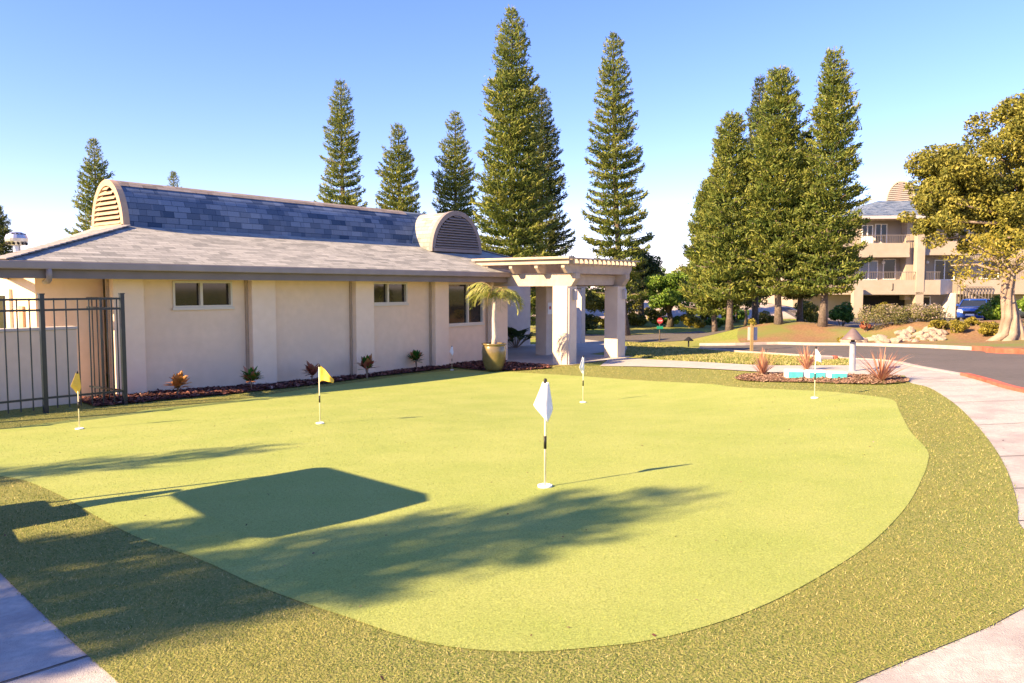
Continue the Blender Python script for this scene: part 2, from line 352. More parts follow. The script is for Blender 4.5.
far_l=[p for p in far_kerb if pxof(p)<968 and p[1]>18]; far_r=[p for p in far_kerb if p not in far_l] if False else [p for p in far_kerb if not(pxof(p)<968 and p[1]>18)]
kerb('kerb',far_l+[far_r[0]],M['kerb'],w=.16,h=.10); kerb('red_kerb',far_r,M['redkerb'],w=.18,h=.12)

walk_in=px((905,376),(910,383),(929,388),(953,403),(973,422),(994,448.5),(1008.5,475),(1017,504),(1023,530))
walk=[p for p in near_kerb if pxof(p)>845 or p[1]<10]
sheet('sidewalk',walk+[(-3,-5),(-9,-3),(-12,3),(-13.5,8.5),(-10,12.2)]+px((0,440),(300,420),(700,420),(800,385),(850,375)),.004,M['concrete'])
fr_outer=smooth(walk_in+[(2.95,4.0)]+px((1024,610),(860,683))+[(.45,2.1),(-.35,1.75)]+px((115,683),(0,575))+[(-5.5,7.1),(-8.5,10.4)],4)
fr_back=[W(-5.5,-.9),W(-1,-.2),W(9,-.3)]+px((520,368),(555,366.6),(600,366),(640,367.6),(700,369.5),(767,373),(850,374.5))
fringe_poly=fr_outer+fr_back
sheet('fringe_turf',fringe_poly,.008,M['fringe'])
green_poly=smooth(px((0,430),(76,420),(130,413.8),(150,410),(238,400.4),(300,390.5),(384,379),(450,371.2),(500,372),(545,374.5),(600,378),(700,384),(740,388),(820,391.8),(870,396.5),(893,401),(899,411),(910,432),(927,451),(927.5,465),(922,480),(908,506),(880,537),(850,561),(800,590),(750,614),(700,632),(650,644),(600,651),(525,655),(450,650.5),(400,638),(350,621),(300,604),(250,585),(200,562),(140,540),(100,520),(50,492),(0,477.5))+[(-6.6,8.2),(-8.2,10.0),(-7.9,11.3)],5,True)
sheet('putting_green',green_poly,.0115,M['green'])

def wloc(rect): return [W(s,w) for s,w in rect]
sheet('walkway',wloc([(10.95,-2.2),(11.2,-3.25),(14.95,-3.25),(15.4,-1.2),(19.5,-.5),(22,3.4),(12.0,3.4),(12.0,-.1),(11.4,-.3)]),.012,M['path'])
path1=smooth(px((600,366.6),(640,367.2),(700,369),(767,372.8),(830,375),(868,376)),4)+smooth(px((880,367),(850,366.2),(767,366),(700,362.5),(640,359.3),(612,357)),4)
sheet('footpath',path1,.02,M['path'])
sheet('side_path',px((622,354),(660,357.3),(700,359),(722,357),(700,353),(665,350),(640,347.5),(610,346)),.012,M['path'])
mulch_front=px((96,408),(130,404.8),(160,401.5),(225,395.5),(300,387.5),(366,378.5),(420,372.5),(455,368.2),(480,371),(515,371.5),(552,369))
mulch_poly=[W(-1.1,-.02)]+[W(s,-.02) for s in (0,3,6,9,11.3)]+px((545,366))[::1]+mulch_front[::-1]
sheet('mulch_bed',mulch_poly,.035,M['mulchbase'],.5)
mulch2=smooth(px((735,379),(752,374.8),(800,374.6),(850,376),(893,377),(908,380.5),(902,384),(870,385.5),(800,383.5),(748,382.2)),4,True)
sheet('mulch_bed',mulch2,.03,M['orange_soil'],.5)
mound=smooth(px((742,343.6),(775,343.6),(815,343.4),(850,344.6),(880,345.6),(930,347),(985,350))+[(16.5,20.5),(19,22),(20,28),(16.5,33),(13,37.2),(10.5,35.6)],4,True)
sheet('bare_soil',mound,.012,M['orange_soil'],.5)
sheet('dry_bank',[(1.2,50),(22,50),(22,75),(1.2,75)],.02,M['dry'],.5)
sheet('parking_area',[(19,40),(44,37),(44,60),(17.5,60)],.02,M['asphalt'],.5)

# paving joints
jb=MB()
for k in range(2,len(walk_in)*1):
    pass
def joint(p,q,w=.012):
    p=np.array(p);q=np.array(q);n=14; d=(q-p)/np.linalg.norm(q-p); r=np.array([-d[1],d[0]])*w/2; vs=[];fs=[]
    for i in range(n+1):
        c=p+(q-p)*i/n
        for e in (-1,1): vs.append((*(c+r*e),g1(*c)+.0085))
    for i in range(n): fs.append((2*i,2*i+1,2*i+3,2*i+2))
    jb.add(vs,fs)
inn=np.array(smooth(walk_in+[(2.95,4.0)],6)); out=np.array([p for p in near_kerb if p[0]>5.5 and pxof(p)>880 or p[1]<10])
for k in range(4,len(inn),7):
    q=out[np.argmin(np.sum((out-inn[k])**2,1))]
    joint(inn[k],inn[k]+(q-inn[k])*.97)
joint((-3.3,4.72),(-4.6,3.4)); joint((-1.75,3.12),(-3.1,1.7))
j=obj('paving_joints',jb,M['darkbark']); j['kind']='structure'

# ------------------------------------------------------------------ turf pile, mulch chips
def inpoly(P,poly):
    x,y=P[:,0],P[:,1]; poly=np.array([(p[0],p[1]) for p in poly]); res=np.zeros(len(P),bool); j=len(poly)-1
    for i in range(len(poly)):
        xi,yi=poly[i]; xj,yj=poly[j]
        c=((yi>y)!=(yj>y))&(x<(xj-xi)*(y-yi)/(yj-yi+1e-12)+xi); res^=c; j=i
    return res
def scatter(poly,n,hole=None,dens=None):
    a=np.array([(p[0],p[1]) for p in poly]); lo=a.min(0);hi=a.max(0)
    P=lo+(hi-lo)*rng.random((n,2))
    if dens is not None: P=P[rng.random(len(P))<dens(P)]
    P=P[inpoly(P,poly)]
    if hole is not None: P=P[~inpoly(P,hole)]
    return P
def view(P): return (np.abs(P[:,0])<.72*P[:,1]+.7)&(P[:,1]>1.4)
def blades(P,hmin,hmax,wd,dz,tone_shift=0):
    n=len(P); z=G(P[:,0],P[:,1])+dz; an=rng.random(n)*2*np.pi
    h=rng.uniform(hmin,hmax,n); lean=rng.normal(0,.7,(n,2))*h[:,None]
    base=np.c_[P,z]; sx=np.c_[np.cos(an),np.sin(an),np.zeros(n)]*(wd/2)[:,None]
    tip=np.c_[P+lean,z+h]
    V=np.stack([base-sx,base+sx,tip],1)
    big=.5+.25*np.sin(P[:,0]*1.7+np.sin(P[:,1]*1.3)*1.5)*np.sin(P[:,1]*1.1+P[:,0]*.6)
    t=np.clip(rng.normal(.48,.26,n)+.25*(big-.5)+tone_shift,0,1)
    return V,t
def fd(P):
    r=np.hypot(P[:,0],P[:,1]); return np.clip((3.2/np.maximum(r,1.5))**1.7,0,1)*view(P)
P=scatter(fringe_poly,4200000,None,fd); P=P[~inpoly(P,green_poly)]; P=P+rng.normal(0,.011,P.shape); r=np.hypot(P[:,0],P[:,1])
V,t=blades(P,.005,.016,.0032*np.maximum(1,(r/3.0)**.85),.006)
tag(link('turf_pile',arr_mesh('turf_pile',V,3,t),M['blade']),'short olive and tan artificial turf pile around the putting green','turf',kind='stuff')
print('blades',len(P))
P=scatter(green_poly,3000000,None,lambda P:np.clip((2.9/np.maximum(np.hypot(P[:,0],P[:,1]),1.5))**2.2,0,1)*view(P)); r=np.hypot(P[:,0],P[:,1])
V,t=blades(P,.003,.008,.0028*np.maximum(1,r/3.0),.010)
tag(link('turf_pile',arr_mesh('turf_pile',V,3,t),M['greenblade']),'very short bright yellow-green pile of the putting green','turf',kind='stuff')
print('green blades',len(P))
def chips(P,l0,l1,dz,hz):
    n=len(P); z=G(P[:,0],P[:,1])+dz+rng.random(n)*hz; an=rng.random(n)*2*np.pi; l=rng.uniform(l0,l1,n); w=l*rng.uniform(.25,.6,n)
    d=np.c_[np.cos(an),np.sin(an),rng.normal(0,.35,n)]; q=np.c_[-np.sin(an),np.cos(an),rng.normal(0,.35,n)]; c=np.c_[P,z]
    a=d*l[:,None]/2;b=q*w[:,None]/2
    return np.stack([c-a-b,c+a-b,c+a+b,c-a+b],1)
P=scatter(mulch_poly,60000); P2=scatter(mulch2,16000)
V=chips(P,.03,.10,.04,.03)
tag(link('mulch',arr_mesh('mulch',V,4,np.clip(rng.normal(.45,.25,len(P)),0,1)),M['chip']),'dark red bark mulch along the clubhouse wall','mulch',kind='stuff')
tag(link('mulch',arr_mesh('mulch',chips(P2,.02,.06,.03,.012),4,np.clip(rng.normal(.5,.25,len(P2)),0,1)),M['chiptan']),'reddish bark mulch around the three spiky plants','mulch',kind='stuff')
# litter blown over the turf and the walk
P=np.concatenate([scatter(green_poly,420),scatter(fringe_poly,420),scatter([(-4.5,3.4),(-1.6,2.7),(-.35,1.7),(-2,.5)],60),scatter([(2.3,2.0),(7.0,5),(8.4,15),(6.6,14),(4.6,8),(3.1,4.6)],260)])
tag(link('leaf_litter',arr_mesh('leaf_litter',chips(P,.007,.02,.013,.004),4,np.clip(rng.normal(.6,.25,len(P)),0,1)),M['chip']),'tiny dry leaf bits scattered over turf and pavement','leaf litter',kind='stuff')
# loose grass tufts on the lawn past the path
lawn_poly=px((625,356),(700,362),(767,365.5),(850,366),(850,360),(800,357.5),(745,354),(700,350),(660,344),(628,343))
P=scatter(lawn_poly,90000); V,t=blades(P,.03,.07,np.full(len(P),.03),.0,.1)
tag(link('grass',arr_mesh('grass',V,3,t),M['blade']),'yellowish lawn grass between the footpath and the road','grass',kind='stuff')

# ------------------------------------------------------------------ clubhouse
x0,y0=float(O[0]),float(O[1])
club=thing('clubhouse','long low tan stucco clubhouse with shingle roof and round-topped louvred roof vaults','building',(x0,y0,0),ROT)
def wall(mb,s0,s1,w0,w1,z0,z1,ops=()):
    cur=s0
    for a,b,c,d in sorted(ops):
        mb.box(cur,a,w0,w1,z0,z1); mb.box(a,b,w0,w1,z0,c); mb.box(a,b,w0,w1,d,z1); cur=b
    mb.box(cur,s1,w0,w1,z0,z1)
wins=[(.96,2.35,1.68,2.25),(6.44,7.79,1.67,2.25),(9.44,11.08,1.0,2.25)]
mb=MB(); wall(mb,-.3,12.05,0,.2,-.6,2.42,wins)
mb.box(-1.54,-.3,.35,.55,-.6,2.42)       # recess at the left
mb.box(-1.54,-1.34,.55,6,-.6,2.42); mb.box(11.85,12.05,.2,3.3,-.6,2.42)
mb.box(-1.0,14.6,5.8,6,-.6,2.42)
obj('wall',mb,M['stucco'],club)
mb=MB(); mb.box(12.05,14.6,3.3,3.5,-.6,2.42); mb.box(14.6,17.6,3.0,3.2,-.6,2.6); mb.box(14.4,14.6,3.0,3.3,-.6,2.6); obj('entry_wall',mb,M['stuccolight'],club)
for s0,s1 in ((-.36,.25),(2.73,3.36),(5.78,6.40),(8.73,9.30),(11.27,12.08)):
    mb=MB(); mb.box(s0,s1,-.2,-.003,-.6,2.42); obj('pilaster',mb,M['pilaster'],club,bevel=.012)
    mb=MB(); mb.box(s0-.06,s0-.003,-.045,-.003,-.6,2.3); obj('gap_shade_strip',mb,M['gapshade'],club)  # flat brown strip painted for the shaded gap left of the pilaster
for i,(a,b,c,d) in enumerate(wins):
    f=MB(); t=.045; mid=(a+b)/2-(.05 if i!=2 else -.1)
    for r in ((a,b,c,c+t),(a,b,d-t,d),(a,a+t,c+t,d-t),(b-t,b,c+t,d-t),(mid-.03,mid+.03,c+t,d-t)): f.box(r[0],r[1],-.025,.09,r[2],r[3])
    fr=obj('window',f,M['frame'],club)
    p=MB(); p.box(a+t,mid-.03,.05,.06,c+t,d-t); p.box(mid+.03,b-t,.065,.075,c+t,d-t); obj('pane',p,M['glass'],fr)
    sl=MB(); sl.box(a-.03,b+.03,-.05,-.027,c-.05,c+.004); obj('sill',sl,M['frame'],fr)
# door in the sunlit end wall
d=MB(); d.box(-1.60,-1.545,1.45,2.45,-.1,2.08); dr=obj('door',d,M['frame'],club)
d=MB(); d.box(-1.63,-1.603,1.65,2.25,1.2,1.95); obj('window_pane',d,M['glass'],dr)
d=MB(); d.tube([(-1.68,1.55,1.0),(-1.68,1.55,1.25)],.02); d.box(-1.68,-1.603,1.53,1.57,1.1,1.14); obj('handle',d,M['metal'],dr)
d=MB(); d.box(-1.59,-1.543,.85,1.05,1.25,1.75); obj('notice_panel',d,M['louvretan'],club)
# roof
E0,E1,B0,B1=-2.5,15.1,-.75,6.5; ez=2.58; T0,T1,U0,U1=.98,12.75,2.0,3.75; tz=3.5
def slope(mb,p):
    P=[Vector(q) for q in p]; u=(P[1]-P[0]).normalized(); n=u.cross(P[2]-P[0]).normalized(); v=n.cross(u)
    mb.add(P,[tuple(range(len(P)))],[[((q-P[0]).dot(u)+P[0].x*.7,(q-P[0]).dot(v)) for q in P]])
rb=MB()
slope(rb,[(E0,B0,ez),(E1,B0,ez),(T1,U0,tz),(T0,U0,tz)]); slope(rb,[(E1,B0,ez),(E1,B1,ez),(T1,U1,tz),(T1,U0,tz)])
EB=T0-.6
slope(rb,[(E1,B1,ez),(EB,B1,ez),(T0,U1,tz),(T1,U1,tz)]); slope(rb,[(E0,B0,ez),(T0,U0,tz),(T0,U1,tz)]); slope(rb,[(EB,B1,ez),(E0,B0,ez),(T0,U1,tz)])
slope(rb,[(T0,U0,tz),(T1,U0,tz),(T1,U1,tz),(T0,U1,tz)])
roof=obj('roof',rb,M['shingle'],club)
for p,q in (((E0,B0,ez),(T0,U0,tz)),((E1,B0,ez),(T1,U0,tz))):
    p=Vector(p);q=Vector(q); n=22; cap=MB()
    for k in range(n): cap.bar(p+(q-p)*k/n+Vector((0,0,.018)),p+(q-p)*(k+1.05)/n+Vector((0,0,.008)),.26,.02)
    obj('hip_cap',cap,M['ridge'],roof)
mb=MB(); mb.box(E0,E1,B0,B0+.03,2.27,2.44); mb.bar((E0+.02,B0+.04,2.355),(EB,B1,2.355),.03,.17); mb.box(E1-.03,E1,B0+.03,B1,2.27,2.44); obj('fascia',mb,M['fascia'],club)
mb=MB(); mb.box(E0-.1,E1+.1,B0-.13,B0-.002,2.43,2.57)
obj('gutter',mb,M['gutter'],club,bevel=.02)
mb=MB(); mb.box(E0+.03,E1-.03,B0+.03,-.003,2.30,2.33);  mb.box(12.06,E1-.03,0,3.28,2.44,2.47); mb.box(-1.9,-.33,.0,.34,2.43,2.46); obj('soffit',mb,M['soffit'],club)
dp=MB(); ds=-1.75; dp.tube([(ds,B0-.08,2.46),(ds,B0-.08,2.30),(ds+.02,B0-.02,2.25),(ds+.05,B0+.12,2.22),(ds+.06,B0+.26,2.21)],.05,10)
obj('downspout',dp,M['gutter'],club,True)
def vault(axis,c,hw,h,a0,a1,zb,n=24,lo=0,hi=None,grow=0):
    """barrel along axis; profile in shingle courses"""
    m=MB(); pr=[]
    for i in range(n+1):
        t=math.pi*i/n; e=1.0; cx=math.copysign(abs(math.cos(t))**e,math.cos(t)); sy=abs(math.sin(t))**e
        pr.append((-cx*(hw+grow),sy*(h+grow)))
    L=0; ls=[0]
    for i in range(n): L+=math.hypot(pr[i+1][0]-pr[i][0],pr[i+1][1]-pr[i][1]); ls.append(L)
    for i in range(lo,hi or n):
        q=[]
        for a,k in ((a0,i),(a1,i),(a1,i+1),(a0,i+1)):
            q.append((a,c+pr[k][0],zb+pr[k][1]) if axis=='s' else (c+pr[k][0],a,zb+pr[k][1]))
        m.add(q,[(0,1,2,3)] ,[[(a0,ls[i]),(a1,ls[i]),(a1,ls[i+1]),(a0,ls[i+1])]])
    for a in ((a0+.12,a1-.02) if not grow else ()):   # closing walls
        q=[(a,c+x,zb+z) if axis=='s' else (c+x,a,zb+z) for x,z in pr]; m.add(q,[tuple(range(len(q)))])
    return m,pr
def louvre(parent,axis,c,hw,h,a,out,zb,mf,ms,nsl):
    """arch-shaped louvred end: frame, slats, dark backing"""
    n=28; e=1.0
    def pt(t,k,kh): return (-math.copysign(abs(math.cos(t))**e,math.cos(t))*hw*k, abs(math.sin(t))**e*h*kh)
    put=lambda u,z,dd:(a+dd,c+u,zb+z) if axis=='s' else (c+u,a+dd,zb+z)
    fr=MB(); vs=[];fs=[]
    ki=1-.10/hw; kh=1-.11/h
    for i in range(n+1):
        t=math.pi*i/n
        for (k,q,dd) in ((1.03,1.03,out*.05),(ki,kh,out*.05),(ki,kh,-out*.1),(1.03,1.03,-out*.1)):
            u,z=pt(t,k,q); vs.append(put(u,z,dd))
    for i in range(n):
        for j in range(4): fs.append((i*4+j,i*4+(j+1)%4,i*4+4+(j+1)%4,i*4+4+j))
    fr.add(vs,fs); b0=[put(-hw,.0,out*.085),put(hw,.0,out*.085),put(hw,.1,out*.085),put(-hw,.1,out*.085)]
    b1=[put(-hw,.0,-out*.1),put(hw,.0,-out*.1),put(hw,.1,-out*.1),put(-hw,.1,-out*.1)]
    fr.add(b0+b1,[(0,1,2,3),(4,5,6,7),(0,1,5,4),(2,3,7,6)])
    f=obj('louvre_frame',fr,mf,parent)
    sl=MB(); zt=.14; step=(h*kh-.1)/nsl
    for i in range(nsl):
        z=.13+i*step; zz=min(z+step*.6,h*kh*.995)
        u=hw*ki*math.sqrt(max(0.02,1-(zz/(h*kh))**(2/e)))**e
        v=[put(-u,z-step*.12,out*.07),put(u,z-step*.12,out*.07),put(u,z+step*.62,-out*.02),put(-u,z+step*.62,-out*.02)]
        v2=[tuple(np.array(q)+np.array([0,0,.02])) for q in v]
        sl.add(v+v2,[(0,1,2,3),(4,5,6,7),(0,1,5,4),(2,3,7,6),(1,2,6,5),(3,0,4,7)])
    obj('louvre_slats',sl,ms,f)
    bk=MB(); q=[put(*pt(math.pi*i/n,ki,kh),-out*.06) for i in range(n+1)]; bk.add(q,[tuple(range(len(q)))]); obj('vent_backing',bk,M['dark'],f)
VC=2.80; VH=.76
m,_=vault('s',VC,VH,1.12,1.0,11.5,3.46); v1=obj('roof_vault',m,M['vshingle'],club); v1['label']='long shingled roof vault with a tan louvred end'
m,_=vault('s',VC,VH,1.12,1.03,10.2,3.46,lo=8,hi=15,grow=.012); obj('sunlit_ridge_shingles',m,M['litridgeshingle'],v1)  # crown strip: weathering and grazing sunlight both put into the shingle colour
louvre(v1,'s',VC,VH,1.12,1.0,-1,3.44,M['louvretan'],M['louvretan'],8)
m,_=vault('w',11.15,1.15,1.28,1.15,4.6,3.24); v2=obj('roof_vault',m,M['shingle'],club); v2['label']='short cross vault with a dark grey louvred end'
louvre(v2,'w',11.15,1.15,1.28,1.15,-1,3.24,M['louvregrey'],M['louvregrey'],13)
tv=MB(); tv.lathe([(.09,-.3),(.09,.12),(.2,.14),(.27,.24),(.28,.32),(.24,.42),(.14,.49),(.02,.51)],n=20)
cx,cy=-1.37,1.6; tvo=obj('turbine_vent',tv,M['metal'],club); tvo.location=(cx,cy,2.85); tvo.scale=(.72,.72,.72)
fins=MB()
for k in range(14):
    t=2*math.pi*k/14; fins.bar((.25*math.cos(t),.25*math.sin(t),.15),(.22*math.cos(t+.5),.22*math.sin(t+.5),.45),.012,.07)
obj('vane',fins,M['dark'],tvo)

# pergola
PS,PW,PZ=11.5,-2.8,-.2
px_,py_=W(PS,PW)
pg=thing('pergola','tan timber pergola on square stucco columns sheltering the clubhouse entrance','pergola',(px_,py_,PZ),ROT)
LS,LW=2.9,2.8
for (s,w,c) in ((0,0,.52),(LS,0,.5),(LS,LW,.46)):
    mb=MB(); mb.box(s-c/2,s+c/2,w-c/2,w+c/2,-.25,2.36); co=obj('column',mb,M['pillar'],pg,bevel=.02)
    if w==0:
        l=MB(); l.box(s+c*.05,s+c*.25,w-c/2-.11,w-c/2-.002,1.95,2.22); l.lathe([(.0,2.22),(.075,2.225),(.03,2.28),(.0,2.29)],(s+c*.15,w-c/2-.06,0),8); obj('wall_lantern',l,M['signgrey'],co)
mb=MB(); mb.box(-.21,-.15,-.30,-.263,-.1,2.3); obj('downspout',mb,M['stuccolight'],pg)
def beam(p,q,z0,z1,t,axis,name='beam'):
    """beam with chamfered corbel ends"""
    mb=MB(); h=z1-z0; c=.16
    prof=[(p+c,z0),(q-c,z0),(q,z0+h*.6),(q,z1),(p,z1),(p,z0+h*.6)]
    vs=[]
    for o in (-t/2,t/2):
        for a,z in prof: vs.append((a,axis[1]+o,z) if axis[0]=='s' else (axis[1]+o,a,z))
    n=6; mb.add(vs,[tuple(range(n)),tuple(range(n,2*n))[::-1]]+[(i,(i+1)%n,n+(i+1)%n,n+i) for i in range(n)])
    return obj(name,mb,M['timber'],pg,bevel=.008)
beam(-.45,LW+.2,2.363,2.73,.24,('w',0)); beam(-.45,LW+.45,2.363,2.73,.24,('w',LS))
beam(.125,LS-.125,2.40,2.69,.2,('s',0.02)); beam(.125,LS-.125,2.40,2.69,.2,('s',LW))
for w in (-.3,.65,1.6,2.55): beam(-.55,LS+.42,2.733,2.99,.12,('s',w),'rafter')
sl=MB()
for k in range(16):
    s=-.62+k*.255; sl.box(s,s+.07,-.55,2.95,2.993,3.13)
obj('slat_roof',sl,M['timber'],pg)
mb=MB(); mb.box(-.72,-.5,-.62,3.0,3.132,3.20); mb.box(-.5,LS+.5,-.62,-.50,3.132,3.17); obj('edge_board',mb,M['timber'],pg)
# notice on rear column
nx_,ny_=W(14.4,-.0)
nt=thing('notice_sign','small white paper notice with a red mark on the rear pergola column','sign',(*W(14.36,-.245),0),ROT)
mb=MB(); mb.box(-.13,.13,-.01,.004,1.2,1.6); obj('panel',mb,M['white'],nt)
mb=MB(); mb.lathe([(.06,0),(.06,.004)],(0,0,0),16); q=obj('red_mark',mb,M['stopred'],nt); q.rotation_euler=(R(90),0,0); q.location=(0,-.0105,1.42)
# rear porch post
rp=thing('porch_column','pale stucco column standing behind the pergola beside the lawn','column',(*W(19.9,2.1),-.2),ROT)
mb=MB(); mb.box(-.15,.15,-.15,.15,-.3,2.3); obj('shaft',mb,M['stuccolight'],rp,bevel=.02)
mb=MB(); mb.box(-2.6,.3,-.12,.12,2.302,2.55); obj('beam',mb,M['timber'],rp)

# low wall inside the fence
lw=thing('garden_wall','low stucco garden wall with pale top behind the metal fence','wall',(*W(-1.23,-.6),0),ROT)
mb=MB(); mb.box(-6,0,0,.2,-.5,1.34); obj('wall_body',mb,M['stucco'],lw)
mb=MB(); mb.box(-6.02,.02,-.02,.22,1.342,1.40); obj('coping',mb,M['stuccolight'],lw,bevel=.015)

# metal fence
fx,fy=W(-.82,-1.5)
fn=thing('metal_fence','black tubular metal fence with slim pickets by the putting green','fence',(fx,fy,0),ROT)
FZ=lambda s,w:g1(*W(-.82+s,-1.5+w))
posts=[(0,0),(-1.33,0),(-3.2,0),(-5.1,0)]
ftop=1.93
for s,w in posts:
    mb=MB(); z=FZ(s,w); mb.box(s-.035,s+.035,w-.035,w+.035,z-.2,ftop+.06); mb.box(s-.042,s+.042,w-.042,w+.042,ftop+.06,ftop+.08); obj('post',mb,M['fence'],fn)
segs=[((0,0),(-1.33,0)),((-1.33,0),(-3.2,0)),((-3.2,0),(-5.1,0)),((0,0),(0,1.38))]
for p,q in segs:
    for a_,b_ in ((ftop-.02,ftop-.02),(ftop-.2,ftop-.2),(FZ(*p)+.26,FZ(*q)+.26)): obj('rail',MB().bar((*p,a_),(*q,b_),.03,.035),M['fence'],fn)
pk=MB()
for p,q in segs:
    L=math.dist(p,q); n=max(2,round(L/.19))
    for k in range(1,n):
        s=p[0]+(q[0]-p[0])*k/n; w=p[1]+(q[1]-p[1])*k/n; pk.bar((s,w,FZ(s,w)+.07),(s,w,ftop),.018,.018)
obj('pickets',pk,M['fence'],fn)

# utility box
bx,by,_=hit(207,388.5); 
ub=thing('utility_box','small blue plastic utility cover in the mulch against the wall','utility box',(bx,by,g1(bx,by)+.03),ROT)
mb=MB(); mb.box(-.22,.22,-.12,.12,0,.12); obj('box_body',mb,M['bluebox'],ub,bevel=.02)
mb=MB(); mb.box(-.235,.235,-.135,.135,.12,.15); obj('lid',mb,M['bluebox'],ub,bevel=.01)

# ------------------------------------------------------------------ golf flags
def flag_cloth(kind,seed=0):
    """thin cloth with folds; kind: droop or fly"""
    nu,nv=12,12; rr=random.Random(seed); vs=[];fs=[]
    for j in range(nv+1):
        for i in range(nu+1):
            u=i/nu; v=j/nv
            if kind=='fly':    # pennant falling off to the right
                x=.01+u*.19; z=.82-v*.235*(1-.78*u)-.20*u**1.3; y=.03*math.sin(u*7)*(u)+.015*math.sin(v*5)*u
            else:
                a=(-.022-.072*(v/.6)**1.1) if v<.6 else -.094+.106*(v-.6)/.4; b=.026+.036*(min(v,.7)/.7)-(.036*(v-.7)/.3 if v>.7 else 0)
                x=a+(b-a)*u; z=.812-v*.31; y=.016*math.sin(u*7+v*2)*v+.008*math.cos(u*5)+.012*v
            vs.append((x,y,z))
    for j in range(nv):
        for i in range(nu): a=j*(nu+1)+i; fs.append((a,a+1,a+nu+2,a+nu+1))
    return MB().add(vs,fs)
def golf_flag(label,p,kind,m,rz=0,sc=1,sx=1):
    t=thing('golf_flag',label,'golf flag',(p[0],p[1],g1(p[0],p[1])+.024),rz,'practice flags on the putting green')
    mb=MB(); mb.tube([(0,0,.0),(0,0,.8)],[.008,.0075],10); po=obj('pole',mb,M['rod'],t,True)
    mb=MB(); mb.tube([(0,0,.29),(0,0,.39)],.0115,10); obj('grip',mb,M['black'],po,True)
    mb=MB(); mb.lathe([(.010,.8),(.013,.81),(.013,.832),(.008,.84)],n=10); obj('top_cap',mb,M['black'],po,True)
    f=obj('flag',flag_cloth(kind,len(label)),m,t,True); f.scale=(sx,1,1)
    so=f.modifiers.new('solid','SOLIDIFY'); so.thickness=.003
    mb=MB(); mb.lathe([(.056,-.02),(.058,.004),(.05,.006),(.047,-.0)],n=24); obj('cup',mb,M['cup'],t,True)
    t.scale=(sc,sc,sc); return t
golf_flag('white drooping flag in the middle of the green, nearest of all',hit(545,488.5),'droop',M['clothw'])
golf_flag('bright yellow pennant flying on a pale rod near the wall side of the green',hit(320,424.5),'fly',M['clothy'])
golf_flag('white flag with tan shaded side near the pergola column',hit(583,403.3),'droop',M['clothw'],R(50))
golf_flag('smallest white flag at the far edge of the green beside the mulch',hit(452,370.6),'droop',M['clothw'],0,.8)
golf_flag('white flag in front of the turquoise blocks',hit(814.5,399),'fly',M['clothw'],R(-8),.93,.5)
golf_flag('limp yellow flag in front of the metal fence',hit(79.5,430),'droop',M['clothy'],R(60))

# ------------------------------------------------------------------ planting helpers
def unit(n):
    v=rng.normal(size=(n,3)); return v/np.linalg.norm(v,axis=1,keepdims=True)
def leaves(c,rad,n,size,tone=.5,tsd=.2,shell=.55,flat=1.0):
    d=unit(n); r=(shell+(1-shell)*rng.random(n))**.6; 
    P=np.array(c)+d*r[:,None]*np.array(rad)
    nrm=unit(n)*.8+d*.6+np.array([0,0,.3]); nrm/=np.linalg.norm(nrm,axis=1,keepdims=True)
    a=np.cross(nrm,unit(n)); a/=np.linalg.norm(a,axis=1,keepdims=True)+1e-9; b=np.cross(nrm,a)
    L=size*rng.uniform(.6,1.3,n)[:,None]; w=L*.42
    V=np.stack([P-a*L*.5,P+b*w*.5,P+a*L*.5,P-b*w*.5],1)
    return V,np.clip(rng.normal(tone,tsd,n),0,1)
def crown(lobes,n,size,tone=.5,tsd=.18,shell=.5):
    Vs=[];T=[]; vol=np.array([l[1][0]*l[1][1] if hasattr(l[1],'__len__') else l[1]**2 for l in lobes]); vol=vol/vol.sum()
    for (c,r),f in zip(lobes,vol):
        r=r if hasattr(r,'__len__') else (r,r,r)
        V,t=leaves(c,r,max(20,int(n*f)),size,tone+rng.normal(0,.1),tsd,shell); Vs.append(V);T.append(t)
    return np.concatenate(Vs),np.concatenate(T)
def lumpy(c,R3,k,r,seed):
    """clumps spread over an uneven crown"""
    rr=np.random.default_rng(seed); out=[]
    for i in range(k):
        d=rr.normal(size=3); d/=np.linalg.norm(d); q=rr.random()**.45
        p=np.array(c)+d*q*np.array(R3); s=r*rr.uniform(.55,1.25); out.append((p,(s,s,s*.75)))
    return out
def bush(label,loc,R3,m,n=1600,size=.1,k=14,seed=0,name='shrub',cat='shrub',group=None,tone=.5,stems=True,bark='twig'):
    t=thing(name,label,cat,loc,0,group)
    lb=lumpy((0,0,R3[2]*1.0),(R3[0]*.75,R3[1]*.75,R3[2]*.7),k,min(R3)*.5,seed)
    V,tn=crown(lb,n,size,tone); V[...,2]=np.maximum(V[...,2],.02)
    link('foliage',arr_mesh('foliage',V,4,tn),m,t)
    mb=MB(); rr=random.Random(seed)
    for i in range(5):
        a=rr.uniform(0,6.28); mb.tube([(0,0,-.1),(.35*R3[0]*math.cos(a),.35*R3[1]*math.sin(a),R3[2]*.7),(.6*R3[0]*math.cos(a),.6*R3[1]*math.sin(a),R3[2]*1.3)],[.03,.02,.008],5)
    obj('stems',mb,M[bark],t); return t

